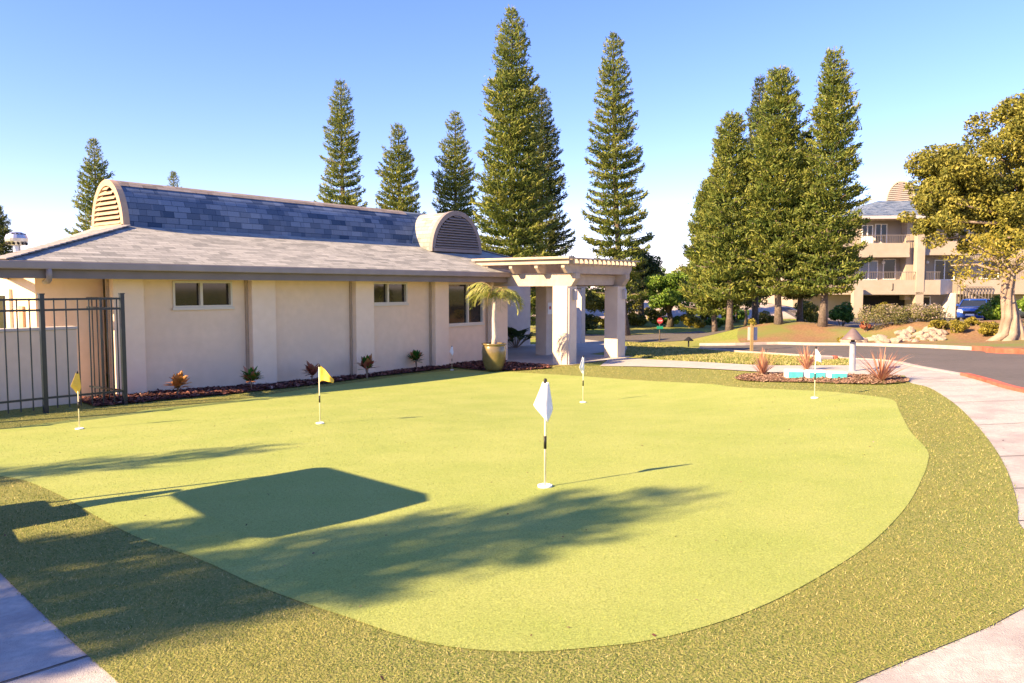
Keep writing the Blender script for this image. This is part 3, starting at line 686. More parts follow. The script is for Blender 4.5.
def pine(label,loc,H,Rb,seed,dens=1.,m='needle',clear=.12,lean=0.,tw=.55,tr=None,group='tall columnar pines',pw=.6,tone=.57,tier=1.18):
    """columnar pine: tapered trunk, whorls of upswept bottle-brush branches"""
    t=thing('pine_tree',label,'pine tree',loc,0,group); rr=np.random.default_rng(seed)
    tr=tr or H*.0095+.04
    ax=lambda f:np.array([-lean*(1-(1-f)**1)*0+lean*((1-f)**2.2), .12*math.sin(f*4+seed), 0])
    zz=np.linspace(0,1,14); mb=MB()
    mb.tube([tuple(ax(f)+np.array([0,0,f*H-.15*(f==0)])) for f in zz],[tr*(1.5 if f==0 else 1)*(1-f)**.8+.012 for f in zz],9)
    obj('trunk',mb,M['bark'],t,True)
    VS=[];TS=[]; br=MB(); z=clear*H; wh=0
    while z<H*.985:
        f=z/H; tt=(1-f)/(1-clear); rad=Rb*(tt**pw)*(1-.22*max(0,(tt-.85)/.15))*rr.uniform(.82,1.1)
        nb=7 if tt>.15 else 5; a0=rr.random()*6.28
        for k in range(nb):
            if rr.random()<.06: continue
            a=a0+6.283*k/nb+rr.normal(0,.16); L=max(.12,rad*rr.uniform(.72,1.12)); 
            el=.25+.75*f+rr.normal(0,.1)           # upper branches reach up more
            n=max(4,int(L/.075)); s=np.linspace(.12,1,n)
            out=s*L; zz_=z-.16*L*np.sin(s*2.4)*(1-f)+L*el*.55*s**1.8
            base=ax(f); P=np.c_[base[0]+np.cos(a)*out,base[1]+np.sin(a)*out,zz_]
            br.bar((base[0],base[1],z),tuple(P[-1]),.035*(.5+tt),None)
            # needles on the outer part of the branch and on short side sprays
            keep=s>.22; Q=P[keep]; sq=s[keep]; dirv=np.array([np.cos(a),np.sin(a),.45])
            m_=max(2,int(8*dens)); Q=np.repeat(Q,m_,0); sq=np.repeat(sq,m_)
            side=np.array([-np.sin(a),np.cos(a),0]); spread=(.10+.17*np.sin(np.clip(sq,0,1)*3.0))*tw/.55*min(1,.35+L*.55)
            Q=Q+side*(rr.normal(0,1,len(Q))*spread)[:,None]+np.c_[np.zeros((len(Q),2)),rr.normal(.02,.055,len(Q))]
            dv=dirv*.75+rr.normal(0,.55,(len(Q),3))+np.array([0,0,.25]); dv/=np.linalg.norm(dv,axis=1,keepdims=True)
            ln=rr.uniform(.09,.19,len(Q))[:,None]*(.75+.25*min(1.6,L)); wv=np.cross(dv,rr.normal(size=(len(Q),3))); wv/=np.linalg.norm(wv,axis=1,keepdims=True)+1e-9
            w=ln*.17
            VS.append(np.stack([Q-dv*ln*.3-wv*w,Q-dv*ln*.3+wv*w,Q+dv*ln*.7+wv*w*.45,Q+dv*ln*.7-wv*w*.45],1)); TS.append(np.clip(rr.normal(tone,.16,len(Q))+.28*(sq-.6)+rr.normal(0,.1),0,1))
        z+=tier*rr.uniform(.85,1.15)*(.19+.17*tt)*H/14
        wh+=1
    obj('branches',br,M['bark'],t)
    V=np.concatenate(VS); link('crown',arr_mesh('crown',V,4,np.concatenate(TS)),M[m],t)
    return t
def pp(px_,D,z=None):
    x=at(px_,D); return (x,D,(g1(x,D) if z is None else z)-.05)
def hgt(py,D,z): return (288-py)/F*D+ZC-z
def P_(label,pxb,D,ytop,Rb,seed,**k):
    l=pp(pxb,D); return pine(label,l,hgt(ytop,D,l[2]),Rb,seed,**k)
P_('slender pine right of the pergola, standing free with open tiers and a curved trunk',611,38,39,1.95,1,tier=1.42,dens=1.5,lean=.75,clear=.14,tw=.6,pw=.55)
P_('tallest broad pine behind the cross vault of the clubhouse',512,38,13,2.5,2,dens=1.9,clear=.05,tw=.8,pw=.62)
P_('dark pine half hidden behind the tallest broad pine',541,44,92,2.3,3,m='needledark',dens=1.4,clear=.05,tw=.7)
P_('pine with pale trunk showing just left of the tallest broad pine',456,48,113,2.35,4,tier=1.42,dens=1.35,clear=.05,tw=.6)
P_('shorter conical pine rising behind the right end of the long vault',400,45,126,2.35,5,tier=1.42,dens=1.25,clear=.05,tw=.55)
P_('tall narrow pine rising behind the middle of the long vault',344,45,83,2.2,6,tier=1.42,dens=1.25,clear=.05,tw=.55)
P_('thin airy pine behind the tan louvred vault end',101,45,141,2.05,7,tier=1.42,dens=.9,clear=.05,tw=.5)
P_('tiny pine tip peeking over the long vault',178,62,173,1.6,8,dens=.8,clear=.05)
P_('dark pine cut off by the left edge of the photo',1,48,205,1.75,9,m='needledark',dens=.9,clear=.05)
P_('leftmost short pine of the cluster across the road',708,38,178,1.75,10,dens=1.7,clear=.15,tw=.75,lean=.35)
P_('second pine from the left in the cluster, dark straight trunk',729,35.5,114,1.75,11,dens=1.8,clear=.16,tw=.75,pw=.55)
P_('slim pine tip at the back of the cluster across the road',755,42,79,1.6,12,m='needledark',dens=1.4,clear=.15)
P_('full tall pine in the centre of the cluster across the road',774,34.5,72,1.85,13,dens=1.9,clear=.14,tw=.75,lean=.25,pw=.5)
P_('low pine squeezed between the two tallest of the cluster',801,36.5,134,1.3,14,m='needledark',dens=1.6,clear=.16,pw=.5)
P_('tallest pine of the cluster, nearest the apartment building',827,33.5,52,1.75,15,dens=1.7,clear=.14,tw=.72,lean=-.15,pw=.55)
# pines beside the path, left of the photograph, whose shade falls on the green
for i,(bx_,by_,h,rb,dn,lab) in enumerate(((-10.95,-1.2,7.75,1.38,1.4,'dense pine left of the photo shading the near green'),(-14.9,2.25,7.9,1.05,.6,'thin pine left of the photo by the fence end'),(-10.3,.75,5.7,.95,1.3,'short pine left of the photo beside the dense one'))):
    pine(lab,(bx_,by_,g1(bx_,by_)),h,rb,30+i,dens=dn,clear=.1,pw=.33,tw=.7,tier=2.1)

def broadleaf(name,label,loc,trunk,lobes,n,size,m,bark,tone=.5,shell=.35,cat='tree',rads=None,strands=0):
    t=thing(name,label,cat,loc); mb=MB()
    mb.tube(trunk,rads,12)
    if strands:
        for k in range(strands):
            a=6.283*k/strands+.3; pts=[]; n=len(trunk)
            for i,(q,r_) in enumerate(zip(trunk,rads)):
                tw=a+.5*i; ro=r_*(.95 if i else 1.45)
                pts.append((q[0]+ro*math.cos(tw),q[1]+ro*math.sin(tw),q[2]-(.05 if i==0 else 0)))
            mb.tube(pts,[r_*(.34+.1*math.sin(k*2.1+i)) for i,r_ in enumerate(rads)],7)
    top=np.array(trunk[-1]); rr=random.Random(len(label))
    for c,r in lobes[::(3 if not strands else 9)]:
        c=np.array(c); mid=(top+c)/2+np.array([rr.uniform(-.2,.2),rr.uniform(-.2,.2),.1]); mb.tube([tuple(top-np.array([0,0,.15])),tuple(mid),tuple(c)],[rads[-1]*.55,rads[-1]*.3,.02],6)
    obj('trunk',mb,bark,t,True); V,tn=crown(lobes,n,size,tone,shell=shell); link('crown',arr_mesh('crown',V,4,tn),m,t); return t
# big tree at the right, beyond the red kerb
l=pp(1009,25.5)
broadleaf('broadleaf_tree','yellow-green tree on a thick twisted pale trunk beside the red kerb',l,
  [(0.1,0,-.1),(.12,0,.25),(.05,0,.8),(-.05,.05,1.5),(0,.1,2.2),(.05,.1,2.35)],lumpy((-.35,0,2.85),(1.7,1.3,1.15),92,.45,3)+lumpy((-1.5,-.1,2.1),(.4,.4,.35),7,.3,4),46000,.13,M['leafyellow'],M['palebark'],rads=[.5,.33,.22,.17,.16,.14],strands=7)
rt=MB()
l=pp(1062,29)
broadleaf('broadleaf_tree','large olive-brown spreading tree overhanging the apartments at the right edge',l,
  [(0,0,-.1),(.1,0,1),(0,.1,2.2),(-.3,.1,3.4)],lumpy((-3.2,.1,5.2),(2.5,1.8,1.6),70,.55,5)+lumpy((-.9,.1,6.9),(2.4,2.0,1.7),66,.55,6)+lumpy((-4.9,0,3.9),(.95,.9,1.0),20,.42,7)+lumpy((-2.6,0,3.3),(1.4,1.2,.8),24,.45,17)+lumpy((-4.2,.2,5.6),(1.2,1.2,.9),20,.5,18)+lumpy((-2.0,.2,4.6),(2.0,1.5,1.2),30,.55,19),100000,.145,M['leafolive'],M['palebark'],rads=[.45,.34,.3,.24])
l=pp(669,46)
broadleaf('broadleaf_tree','round bright green tree behind the stop sign',l,[(0,0,-.1),(.1,0,.5),(0,0,1.0)],lumpy((0,0,2.15),(1.35,1.3,1.25),40,.5,8),9500,.19,M['leafgreen'],M['darkbark'],rads=[.25,.17,.14])
l=pp(641,49)
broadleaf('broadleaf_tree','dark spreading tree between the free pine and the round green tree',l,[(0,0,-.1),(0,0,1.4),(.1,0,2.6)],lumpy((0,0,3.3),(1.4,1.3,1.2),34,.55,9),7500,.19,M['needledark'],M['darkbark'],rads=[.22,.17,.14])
l=pp(610,46)
broadleaf('broadleaf_tree','pale yellow-green small tree behind the pergola columns',l,[(0,0,-.1),(.1,0,.5),(0,0,1)],lumpy((0,0,1.7),(2.0,1.4,.9),34,.5,10),6000,.18,M['leafolive'],M['twig'],rads=[.14,.1,.08])
l=pp(745,47)
broadleaf('broadleaf_tree','thin grey-green small tree between the cluster pines',l,[(0,0,-.1),(.1,0,.6),(0,0,1.1)],lumpy((0.2,0,1.9),(1.2,1.0,.8),20,.4,12),2600,.16,M['leafolive'],M['twig'],rads=[.1,.08,.06])
# far tree line
for i,(p,D,h,rad,mm) in enumerate(((575,84,4.6,2.6,'leafgreen'),(612,90,5.2,2.8,'leafolive'),(648,82,3.6,2.4,'leafgreen'),(690,86,4.4,2.6,'leafolive'),(722,80,3.8,2.4,'leafgreen'),(756,88,4.4,2.6,'leafgreen'),(790,84,4.8,2.6,'leafolive'))):
    l=pp(p,D)
    broadleaf('broadleaf_tree','hazy far tree in the row on the horizon behind the dry bank',l,[(0,0,-.2),(.1,0,.8),(0,0,1.6)],lumpy((0,0,h*.58),(rad,rad*.8,h*.36),22,.85,90+i),3600,.34,M[mm],M['darkbark'],rads=[.25,.18,.14])['group']='far trees on the horizon'
# trees across the drive to the right of the camera, seen in the window glass
for i,(tx,ty,hh) in enumerate(((14,-1,3.4),(18,-6,4.2),(13,-9,3.6),(20,3,3.8),(24,-2,4.4),(19,-14,4.4))):
    broadleaf('broadleaf_tree','round green tree across the drive, right of the photo, mirrored in the windows',(tx,ty,g1(tx,ty)),[(0,0,-.2),(.1,0,.8),(0,0,1.5)],lumpy((0,0,hh*.66),(2.2,2.1,hh*.42),26,.75,190+i),3000,.28,M['leafgreen'],M['darkbark'],rads=[.25,.18,.14])['group']='trees across the drive'
# hedges and shrubs
for i,(p,D,r,mm,lab,sz) in enumerate((
  (655,49.5,(1.2,.8,.5),'leafolive','olive shrub halfway up the dry bank left of the round tree',.16),(705,49.5,(1.3,.8,.55),'leafyellow','yellowish shrub halfway up the dry bank',.16),(735,49,(1.2,.8,.6),'leafgreen','dark green shrub halfway up the dry bank behind the cluster',.16),(622,48,(1.3,.8,.55),'leafyellow','yellowish shrub behind the curved pine trunk',.16),
  (600,44.5,(.9,.6,.45),'leafyellow','yellow-green shrub seen between the pergola columns',.14),
  (640,47,(1.3,.7,.42),'leafolive','olive shrub left of the stop sign across the far road',.14),
  (668,46.5,(1.1,.7,.40),'leafgreen','green shrub right behind the stop sign post',.14),
  (692,46,(1.1,.7,.48),'leafyellow','bright yellow-green shrub beyond the far road',.14),
  (716,46,(1.1,.7,.42),'leafgreen','green shrub behind the leftmost trunk of the cluster',.14),
  (765,44,(1.0,.7,.55),'leafolive','pale olive shrub behind the leaning cluster trunk',.14),
  (586,40,(.55,.5,.6),'needledark','dark shrub with thin stems beside the rear pale column',.12))):
    bush(lab,pp(p,D),r,M[mm],2200,sz,16,40+i,group='shrubs beyond the far road')
hx,hy,hz=pp(904,30.2)
hd=thing('hedge','long clipped hedge of mauve and green leaves on the rocky bank','hedge',(hx,hy,hz),R(-12))
lb=[]
rr=np.random.default_rng(5)
for k in range(60): lb.append(((rr.uniform(-1.5,1.5),rr.uniform(-.5,.5),rr.uniform(.15,.62)),(.3,.26,.22)))
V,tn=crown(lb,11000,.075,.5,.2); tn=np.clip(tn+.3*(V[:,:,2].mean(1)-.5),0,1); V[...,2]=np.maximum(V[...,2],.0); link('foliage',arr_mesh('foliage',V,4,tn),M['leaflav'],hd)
mb=MB()
for k in range(9): x=-1.4+.35*k; mb.tube([(x,0,-.1),(x+.08,.05,.4),(x+.2,.1,.7)],[.025,.018,.008],5)
obj('stems',mb,M['twig'],hd)
for i,(p,D,r,lab) in enumerate(((940,28.3,(.42,.35,.24),'low yellow-green shrub at the foot of the mauve hedge'),(957,27.8,(.36,.33,.27),'middle yellow-green shrub with dark gaps before the blue car'),(988,26.8,(.42,.36,.30),'rounded yellow-green shrub beside the twisted pale trunk'),(974,28.3,(.33,.3,.2),'pinkish yellow shrub under the front of the blue car'),(846,29.0,(.3,.3,.17),'lowest yellow-green shrub next to the cone lamp top'))):
    bush(lab,pp(p,D),r,M['leafyellow'],2200,.075,16,60+i,group='yellow-green shrubs on the bank')
bush('small reddish shrub at the left end of the mauve hedge',pp(866,30.5),(.22,.22,.36),M['croton_red'],900,.08,10,71)
bush('tall grey-green shrub between the cluster trunks and the apartment wall',pp(808,47),(1.0,.8,.95),M['leafolive'],3600,.17,20,81,tone=.4)
bush('dark tall shrub beside the pale carport pillar',pp(842,46),(.8,.7,.85),M['leafgreen'],3000,.17,18,82,tone=.35)
bush('leafy green shrub below the apartment balcony',pp(887,52),(1.15,.9,.75),M['leafyellow'],2600,.2,18,72,tone=.35)
bush('large bright green bush left of the twisted pale trunk',pp(996,38),(.85,.8,1.0),M['leafgreen'],4200,.16,22,73,tone=.6)
bush('bright green bush right of the twisted pale trunk',pp(1032,37),(.6,.6,.9),M['leafgreen'],2600,.16,16,74,tone=.6)
# rocks on the bank
def rock_mesh(seed):
    bm=bmesh.new(); bmesh.ops.create_icosphere(bm,subdivisions=2,radius=1); rr=random.Random(seed); ph=[rr.uniform(0,6) for _ in range(6)]
    for v in bm.verts:
        c=v.co; k=1+.22*math.sin(c.x*3+ph[0])+.2*math.sin(c.y*3.4+ph[1])+.16*math.sin(c.z*4+ph[2])+rr.uniform(-.06,.06); v.co=c*k
    me=bpy.data.meshes.new('rock'); bm.to_mesh(me); bm.free(); me.materials.append(M['rock']); return me
rms=[rock_mesh(i) for i in range(6)]; rr=random.Random(4)
for k in range(64):
    p=rr.uniform(838,948); D=27.1+rr.random()*1.9+max(0,(870-p))*.02; D-= max(0,p-905)*.02
    x=at(p,D); o=bpy.data.objects.new('rock',rms[k%6]); COL.objects.link(o); s=rr.uniform(.07,.2); o.scale=(s*rr.uniform(.9,1.5),s,s*.75); o.location=(x,D,g1(x,D)+s*.25); o.rotation_euler=(rr.uniform(-.3,.3),rr.uniform(-.3,.3),rr.uniform(0,6))
    tag(o,'pale rough stone among others on the bank below the hedge','rock','pale stones on the bank across the road')

# crotons by the wall
def croton(label,p,m,hh,seed):
    hh*=1.3
    t=thing('croton_plant',label,'plant',(p[0],p[1],g1(p[0],p[1])+.03),0,'crotons along the clubhouse wall'); rr=np.random.default_rng(seed)
    mb=MB()
    tops=[]
    for i in range(3):
        a=rr.uniform(0,6.28); tp=(.05*math.cos(a)*(i>0),.05*math.sin(a)*(i>0),hh*.55); tops.append(tp); mb.tube([(0,0,-.05),(tp[0]*.3,tp[1]*.3,hh*.25),tp],[.014,.012,.009],6)
    obj('stem',mb,M['twig'],t); V=[];T=[]
    for tp in tops:
        for i in range(20):
            a=rr.uniform(0,6.28); el=rr.uniform(-.15,1.25); d=np.array([math.cos(a)*math.cos(el),math.sin(a)*math.cos(el),math.sin(el)]); s=np.array([-math.sin(a),math.cos(a),0]); u=np.cross(s,d)
            L=rr.uniform(.19,.30); w=L*.2; b=np.array(tp)+np.array([0,0,rr.uniform(-.1,.04)])+d*.02; tn=np.clip(rr.normal(.55,.27),0,1)
            m1=b+d*L*.5-u*L*.04; e=b+d*L-u*L*.16+np.array([0,0,-.03])
            V+=[[b-s*w*.3,b+s*w*.3,m1+s*w,m1-s*w],[m1-s*w,m1+s*w,e+s*w*.15,e-s*w*.15]]; T+=[tn,np.clip(tn+.08,0,1)]
    link('leaves',arr_mesh('leaves',np.array(V),4,np.array(T)),m,t); return t
croton('orange and cream croton left of the blue utility cover',hit(177.5,398),M['croton_orange'],.36,1)
croton('mostly green croton with orange lower leaves between the first two crotons of the bed',hit(251.5,391.5),M['croton_green'],.38,2) if False else croton('green croton with orange lower leaves right of the blue utility cover',hit(251.5,391.5),M['croton_green'],.38,2)
croton('smallest dark red croton beside the yellow pennant',hit(312,384),M['croton_red'],.36,3)
croton('green and red croton just right of the yellow pennant',hit(367,378.5),M['croton_mixed'],.43,4)
croton('widest green croton nearest the tall window',hit(416.5,370.5),M['croton_green'],.46,5)

# spiky cordylines
def spiky(label,p,hh,sp,seed):
    t=thing('cordyline_plant',label,'plant',(p[0],p[1],g1(p[0],p[1])+.02),0,'spiky reddish plants in the far mulch bed'); rr=np.random.default_rng(seed); V=[];T=[]
    for i in range(95):
        a=rr.uniform(0,6.28); el=rr.uniform(.55,1.5); L=hh*rr.uniform(.6,1.08)/max(.75,math.sin(el)); s=np.array([-math.sin(a),math.cos(a),0]); w=.013; tn=np.clip(rr.normal(.55,.25),0,1)
        pts=[]
        for q in np.linspace(0,1,5): pts.append(np.array([math.cos(a)*math.cos(el)*q*L*sp,math.sin(a)*math.cos(el)*q*L*sp,math.sin(el)*q*L-.28*L*q**3*math.cos(el)]))
        for k in range(4):
            w0=w*(1-.22*k);w1=w*(1-.22*(k+1)); V.append([pts[k]-s*w0,pts[k]+s*w0,pts[k+1]+s*w1,pts[k+1]-s*w1]); T.append(tn)
    link('leaves',arr_mesh('leaves',np.array(V),4,np.array(T)),M['cordyline'],t)
    mb=MB(); mb.tube([(0,0,-.05),(0,0,.12)],[.05,.035],8); obj('stem',mb,M['twig'],t); return t
spiky('narrow spiky red plant left of the turquoise blocks',hit(762.5,376.5),.62,.75,1)
spiky('upright spiky plant behind the turquoise blocks by the white flag',hit(806.5,371.5),.60,.8,2)
spiky('widest spiky plant with spreading blades right of the cone lamp',hit(881,382.5),.64,1.25,3)

# turquoise blocks
for lab,a,b,yb,ht in (('widest turquoise block, leftmost of the row',787.5,805,379.8,.17),('middle turquoise block, behind the white flag pole',808.5,827.5,380,.155),('lowest turquoise block, next to the cone lamp post',830.5,849,380.2,.13)):
    q=hit((a+b)/2,yb); wd=(b-a)/F*q[1]
    t=thing('edging_block',lab,'block',(q[0],q[1]+.12,g1(q[0],q[1])+.02),R(-4),'turquoise blocks by the footpath')
    mb=MB(); mb.box(-wd/2,wd/2,-.1,.13,0,ht); obj('block_body',mb,M['white'],t,bevel=.03)
    mb=MB(); mb.box(-wd*.40,wd*.40,-.113,-.1015,.01,ht*.78); obj('painted_face',mb,M['teal'],t)

# lamps
q=hit(852,372)
lp=thing('path_lamp','white post lamp with a cone shade beside the turquoise blocks','lamp',(q[0],q[1],g1(q[0],q[1])),0)
mb=MB(); mb.lathe([(.085,-.02),(.085,.03),(.062,.04),(.06,.60),(.06,.62)],n=16); obj('post',mb,M['lamppost'],lp,True)
mb=MB(); mb.lathe([(.04,.62),(.04,.69)],n=12); obj('lamp_holder',mb,M['black'],lp)
mb=MB(); mb.lathe([(.215,.665),(.22,.68),(.15,.75),(.07,.85),(.03,.89),(.0,.895)],n=20); obj('lamp_shade',mb,M['lampshade'],lp,True)
q=hit(688.5,347)
lp=thing('path_lamp','small black mushroom light on the lawn near the far road','lamp',(q[0],q[1],g1(q[0],q[1])),0)
mb=MB(); mb.tube([(0,0,-.05),(0,0,.26)],.03); obj('post',mb,M['black'],lp)
mb=MB(); mb.lathe([(.19,.24),(.19,.26),(.10,.33),(.05,.38),(0,.40)],n=14); obj('lamp_shade',mb,M['black'],lp)

# signs
def text(name,body,size,m,parent,loc,rot):
    c=bpy.data.curves.new(name,'FONT'); c.body=body; c.size=size; c.align_x='CENTER'; c.align_y='CENTER'; c.extrude=.003; c.materials.append(m)
    t=bpy.data.objects.new(name,c); COL.objects.link(t); dg=bpy.context.evaluated_depsgraph_get(); me=bpy.data.meshes.new_from_object(t.evaluated_get(dg)); bpy.data.objects.remove(t)
    o=link(name,me,m,parent); o.location=loc; o.rotation_euler=rot; return o
q=hit(659.5,342.2)
st=thing('stop_sign','red stop sign over a green street name plate by the far road','sign',(q[0],q[1],g1(q[0],q[1])-.03),R(4))
mb=MB(); mb.tube([(0,0,-.1),(0,0,1.02)],.028); obj('post',mb,M['darkbark'],st)
mb=MB(); mb.prism([(.135*math.cos(R(22.5+45*k)),.135*math.sin(R(22.5+45*k))) for k in range(8)],0,.012); so=obj('stop_plate',mb,M['stopred'],st); so.rotation_euler=(R(90),0,0); so.location=(0,-.035,.95)
text('lettering','STOP',.085,M['white'],so,(0,0,.014),(0,0,0))
mb=MB(); mb.box(-.14,.14,-.045,-.033,.60,.72); obj('name_plate',mb,M['signgreen'],st)
q=hit(751.5,351)
sg=thing('sign_post','tan wooden post with a blank grey panel and leafy top on the lawn','sign post',(q[0],q[1],g1(q[0],q[1])),0)
mb=MB(); mb.box(-.045,.045,-.045,.045,-.1,.92); obj('post',mb,M['postyellow'],sg)
mb=MB(); mb.box(-.12,.20,.05,.07,.36,.80); obj('panel',mb,M['signgrey'],sg)
V,tn=crown(lumpy((0,0,1.0),(.1,.1,.12),6,.1,3),350,.07,.5); link('foliage',arr_mesh('foliage',V,4,tn),M['leafyellow'],sg)
# kerb stone with red end
a=hit(822,361)
ks=thing('kerb_stone','short white kerb stone with a red painted end on the lawn','kerb stone',(a[0],a[1],g1(a[0],a[1])),R(10))
mb=MB(); mb.box(-.18,.28,-.08,.08,-.1,.13); obj('stone',mb,M['kerb'],ks,bevel=.03)
mb=MB(); mb.box(.283,.40,-.083,.083,-.1,.128); obj('painted_end',mb,M['redkerb'],ks,bevel=.02)

# potted palm
q=hit(494,371.8)
pt=thing('potted_palm','young yellow palm with drooping fronds in an olive glazed pot by the pergola','potted palm',(q[0],q[1],g1(q[0],q[1])+.035),0)
mb=MB(); mb.lathe([(.19,0),(.25,.08),(.32,.3),(.335,.5),(.315,.66),(.30,.69),(.335,.71),(.335,.74),(.29,.745),(.27,.66)],n=32); po=obj('pot',mb,M['pot'],pt,True)
mb=MB(); mb.lathe([(.285,.655),(.28,.67)],n=24); obj('soil',mb,M['mulchbase'],po)
mb=MB(); mb.tube([(0,0,.62),(.02,0,.9),(.0,0,1.4),(.03,0,2.02)],[.085,.07,.055,.045],12); obj('trunk',mb,M['palmtrunk'],pt,True)
rr=np.random.default_rng(3); V=[];T=[]; rb_=MB()
for i in range(19):
    a=i*2.4+rr.normal(0,.2); el=rr.uniform(.55,1.52); L=rr.uniform(.85,1.15); ca,sa=math.cos(a),math.sin(a); side=np.array([-sa,ca,0]); pts=[]
    p=np.array([.03,0,2.0]); e=el; n=14
    for k in range(n+1):
        pts.append(p.copy()); p=p+np.array([ca*math.cos(e),sa*math.cos(e),math.sin(e)])*L/n; e-=.155+.07*rr.random()
    rb_.tube([tuple(q_) for q_ in pts[::2]],[.013,.012,.01,.009,.007,.005,.004,.003][:len(pts[::2])],5)
    tn0=rr.normal(.6,.18)
    for k in range(2,n+1):
        for sd in (-1,1):
            for h_ in range(2):
                b=pts[k]+(pts[k-1]-pts[k])*.5*h_; dd=side*sd*.8+np.array([ca,sa,0])*.45+np.array([0,0,rr.uniform(-.75,-.1)]); dd/=np.linalg.norm(dd); l_=.34*math.sin(.5+2.3*k/n)*rr.uniform(.8,1.1)
                w_=np.array([ca,sa,0])*.012; e_=b+dd*l_+np.array([0,0,-.12*l_]); m_=b+dd*l_*.5
                V+=[[b-w_*.5,b+w_*.5,m_+w_,m_-w_],[m_-w_,m_+w_,e_+w_*.1,e_-w_*.1]]; tn=np.clip(tn0+rr.normal(0,.12),0,1); T+=[tn,tn]
fr=link('fronds',arr_mesh('fronds',np.array(V),4,np.array(T)),M['palm'],pt); obj('frond_ribs',rb_,M['postyellow'],pt)
# shade plants in the entry court
def bigleaf(label,p,hh,m,seed,n=26):
    t=thing('foliage_plant',label,'plant',p,0,'shade plants in the entry court'); rr=np.random.default_rng(seed);V=[];T=[];mb=MB()
    for i in range(n):
        a=rr.uniform(0,6.28); el=rr.uniform(.5,1.4); L=hh*rr.uniform(.55,1); d=np.array([math.cos(a)*math.cos(el),math.sin(a)*math.cos(el),math.sin(el)]); s=np.array([-math.sin(a),math.cos(a),0]); b=d*L*.55; m1=b+d*L*.25; e=m1+d*L*.25+np.array([math.cos(a),math.sin(a),-.9])*L*.15; w=.09*hh+.04
        mb.tube([(0,0,-.03),tuple(b)],[.012,.008],4); V+=[[b-s*.01,b+s*.01,m1+s*w,m1-s*w],[m1-s*w,m1+s*w,e+s*.01,e-s*.01]]; tn=np.clip(rr.normal(.4,.2),0,1); T+=[tn,tn]
    obj('stems',mb,M['twig'],t); link('leaves',arr_mesh('leaves',np.array(V),4,np.array(T)),m,t)
bigleaf('tall bright leafy plant at the clubhouse corner behind the palm',(*W(12.6,1.4),-.21),1.35,M['leafgreen'],1,34)
bigleaf('dark broad plant against the pale entry wall',(*W(16.0,2.5),-.21),1.15,M['needledark'],2,40)
bigleaf('low dark plant between the taller entry plants',(*W(14.0,2.7),-.21),.6,M['leafgreen'],3)

# ------------------------------------------------------------------ apartment block
AD=62.; ax0=at(864,AD)
ap=thing('apartment_building','three-storey beige apartment building with balconies behind the trees','apartment building',(ax0,AD,0),R(-4))
ms=F/AD
def ax(p): return (p-864)/ms
def az(y): return ZC+(288-y)/ms
mb=MB()
mb.box(ax(800),ax(1090),1.6,12,-.6,az(220)); 
mb.box(ax(905.5),ax(920.5),.5,1.6,az(300),az(221)); obj('wall',mb,M['apt'],ap)
mb=MB(); mb.box(ax(911.5),ax(919),-.35,.25,-.6,az(235)); obj('pillar',mb,M['apt'],ap)
mb=MB(); mb.box(ax(848),ax(857),-1.2,-.6,-.6,az(286)); obj('pillar',mb,M['apt'],ap)
for (x0_,x1_,yt,yb,dz) in ((800,906,243.5,257.5,0),(920.5,968,242,255.5,0),(800,935,280,294.5,-.3),(960,1090,280,294,0)):
    mb=MB(); mb.box(ax(x0_),ax(x1_),dz-.05,1.6,az(yb),az(yb-2.5)); mb.box(ax(x0_),ax(x1_),dz,dz+.15,az(yb-2.5),az(yt)); 
    b=obj('balcony',mb,M['apt'],ap)
    r=MB(); zt=az(yt); hb=.62
    r.bar((ax(x0_),dz+.07,zt+hb),(ax(x1_),dz+.07,zt+hb),.05); 
    x=ax(x0_)+.1
    while x<ax(x1_): r.bar((x,dz+.07,zt),(x,dz+.07,zt+hb),.022); x+=.13
    obj('railing',r,M['rail'],b)
# angled balcony face and white stair flank
mb=MB(); v=[(ax(935),-.3,az(294.5)),(ax(953),.8,az(293.5)),(ax(953),.8,az(280)),(ax(935),-.3,az(280))]; v2=[(x,y+.15,z) for x,y,z in v]; mb.add(v+v2,[(0,1,2,3),(7,6,5,4),(0,4,5,1),(3,2,6,7),(1,5,6,2),(0,3,7,4)])
obj('angled_balcony_face',mb,M['stuccolight'],ap)
for a,b,c,d_,pn,mm in ((866.5,877.5,236.5,224,2,'glass'),(879.5,891.5,243,223,2,'glass'),(865,883.5,280,260,2,'glassblue'),(888.5,901,279.5,258.5,1,'glass'),(924.5,932,243,226,1,'glassblue'),(920.6,925,280,260,1,'glass'),(939,959,280,259.5,2,'glass'),(920.5,936.5,306,296.5,2,'glass'),(965,978,240,224,2,'glass'),(985,1002,279,260,2,'glass')):
    f=MB(); t=.07; xa,xb,za,zb=ax(a),ax(b),az(c),az(d_); yy=1.52
    for q in ((xa,xb,za,za+t),(xa,xb,zb-t,zb),(xa,xa+t,za+t,zb-t),(xb-t,xb,za+t,zb-t)): f.box(q[0],q[1],yy,yy+.075,q[2],q[3])
    if pn==2: f.box((xa+xb)/2-.04,(xa+xb)/2+.04,yy,yy+.075,za+t,zb-t)
    w_=obj('window',f,M['white'],ap)
    p=MB(); p.box(xa+t,xb-t,yy+.04,yy+.06,za+t,zb-t); obj('pane',p,M[mm],w_)
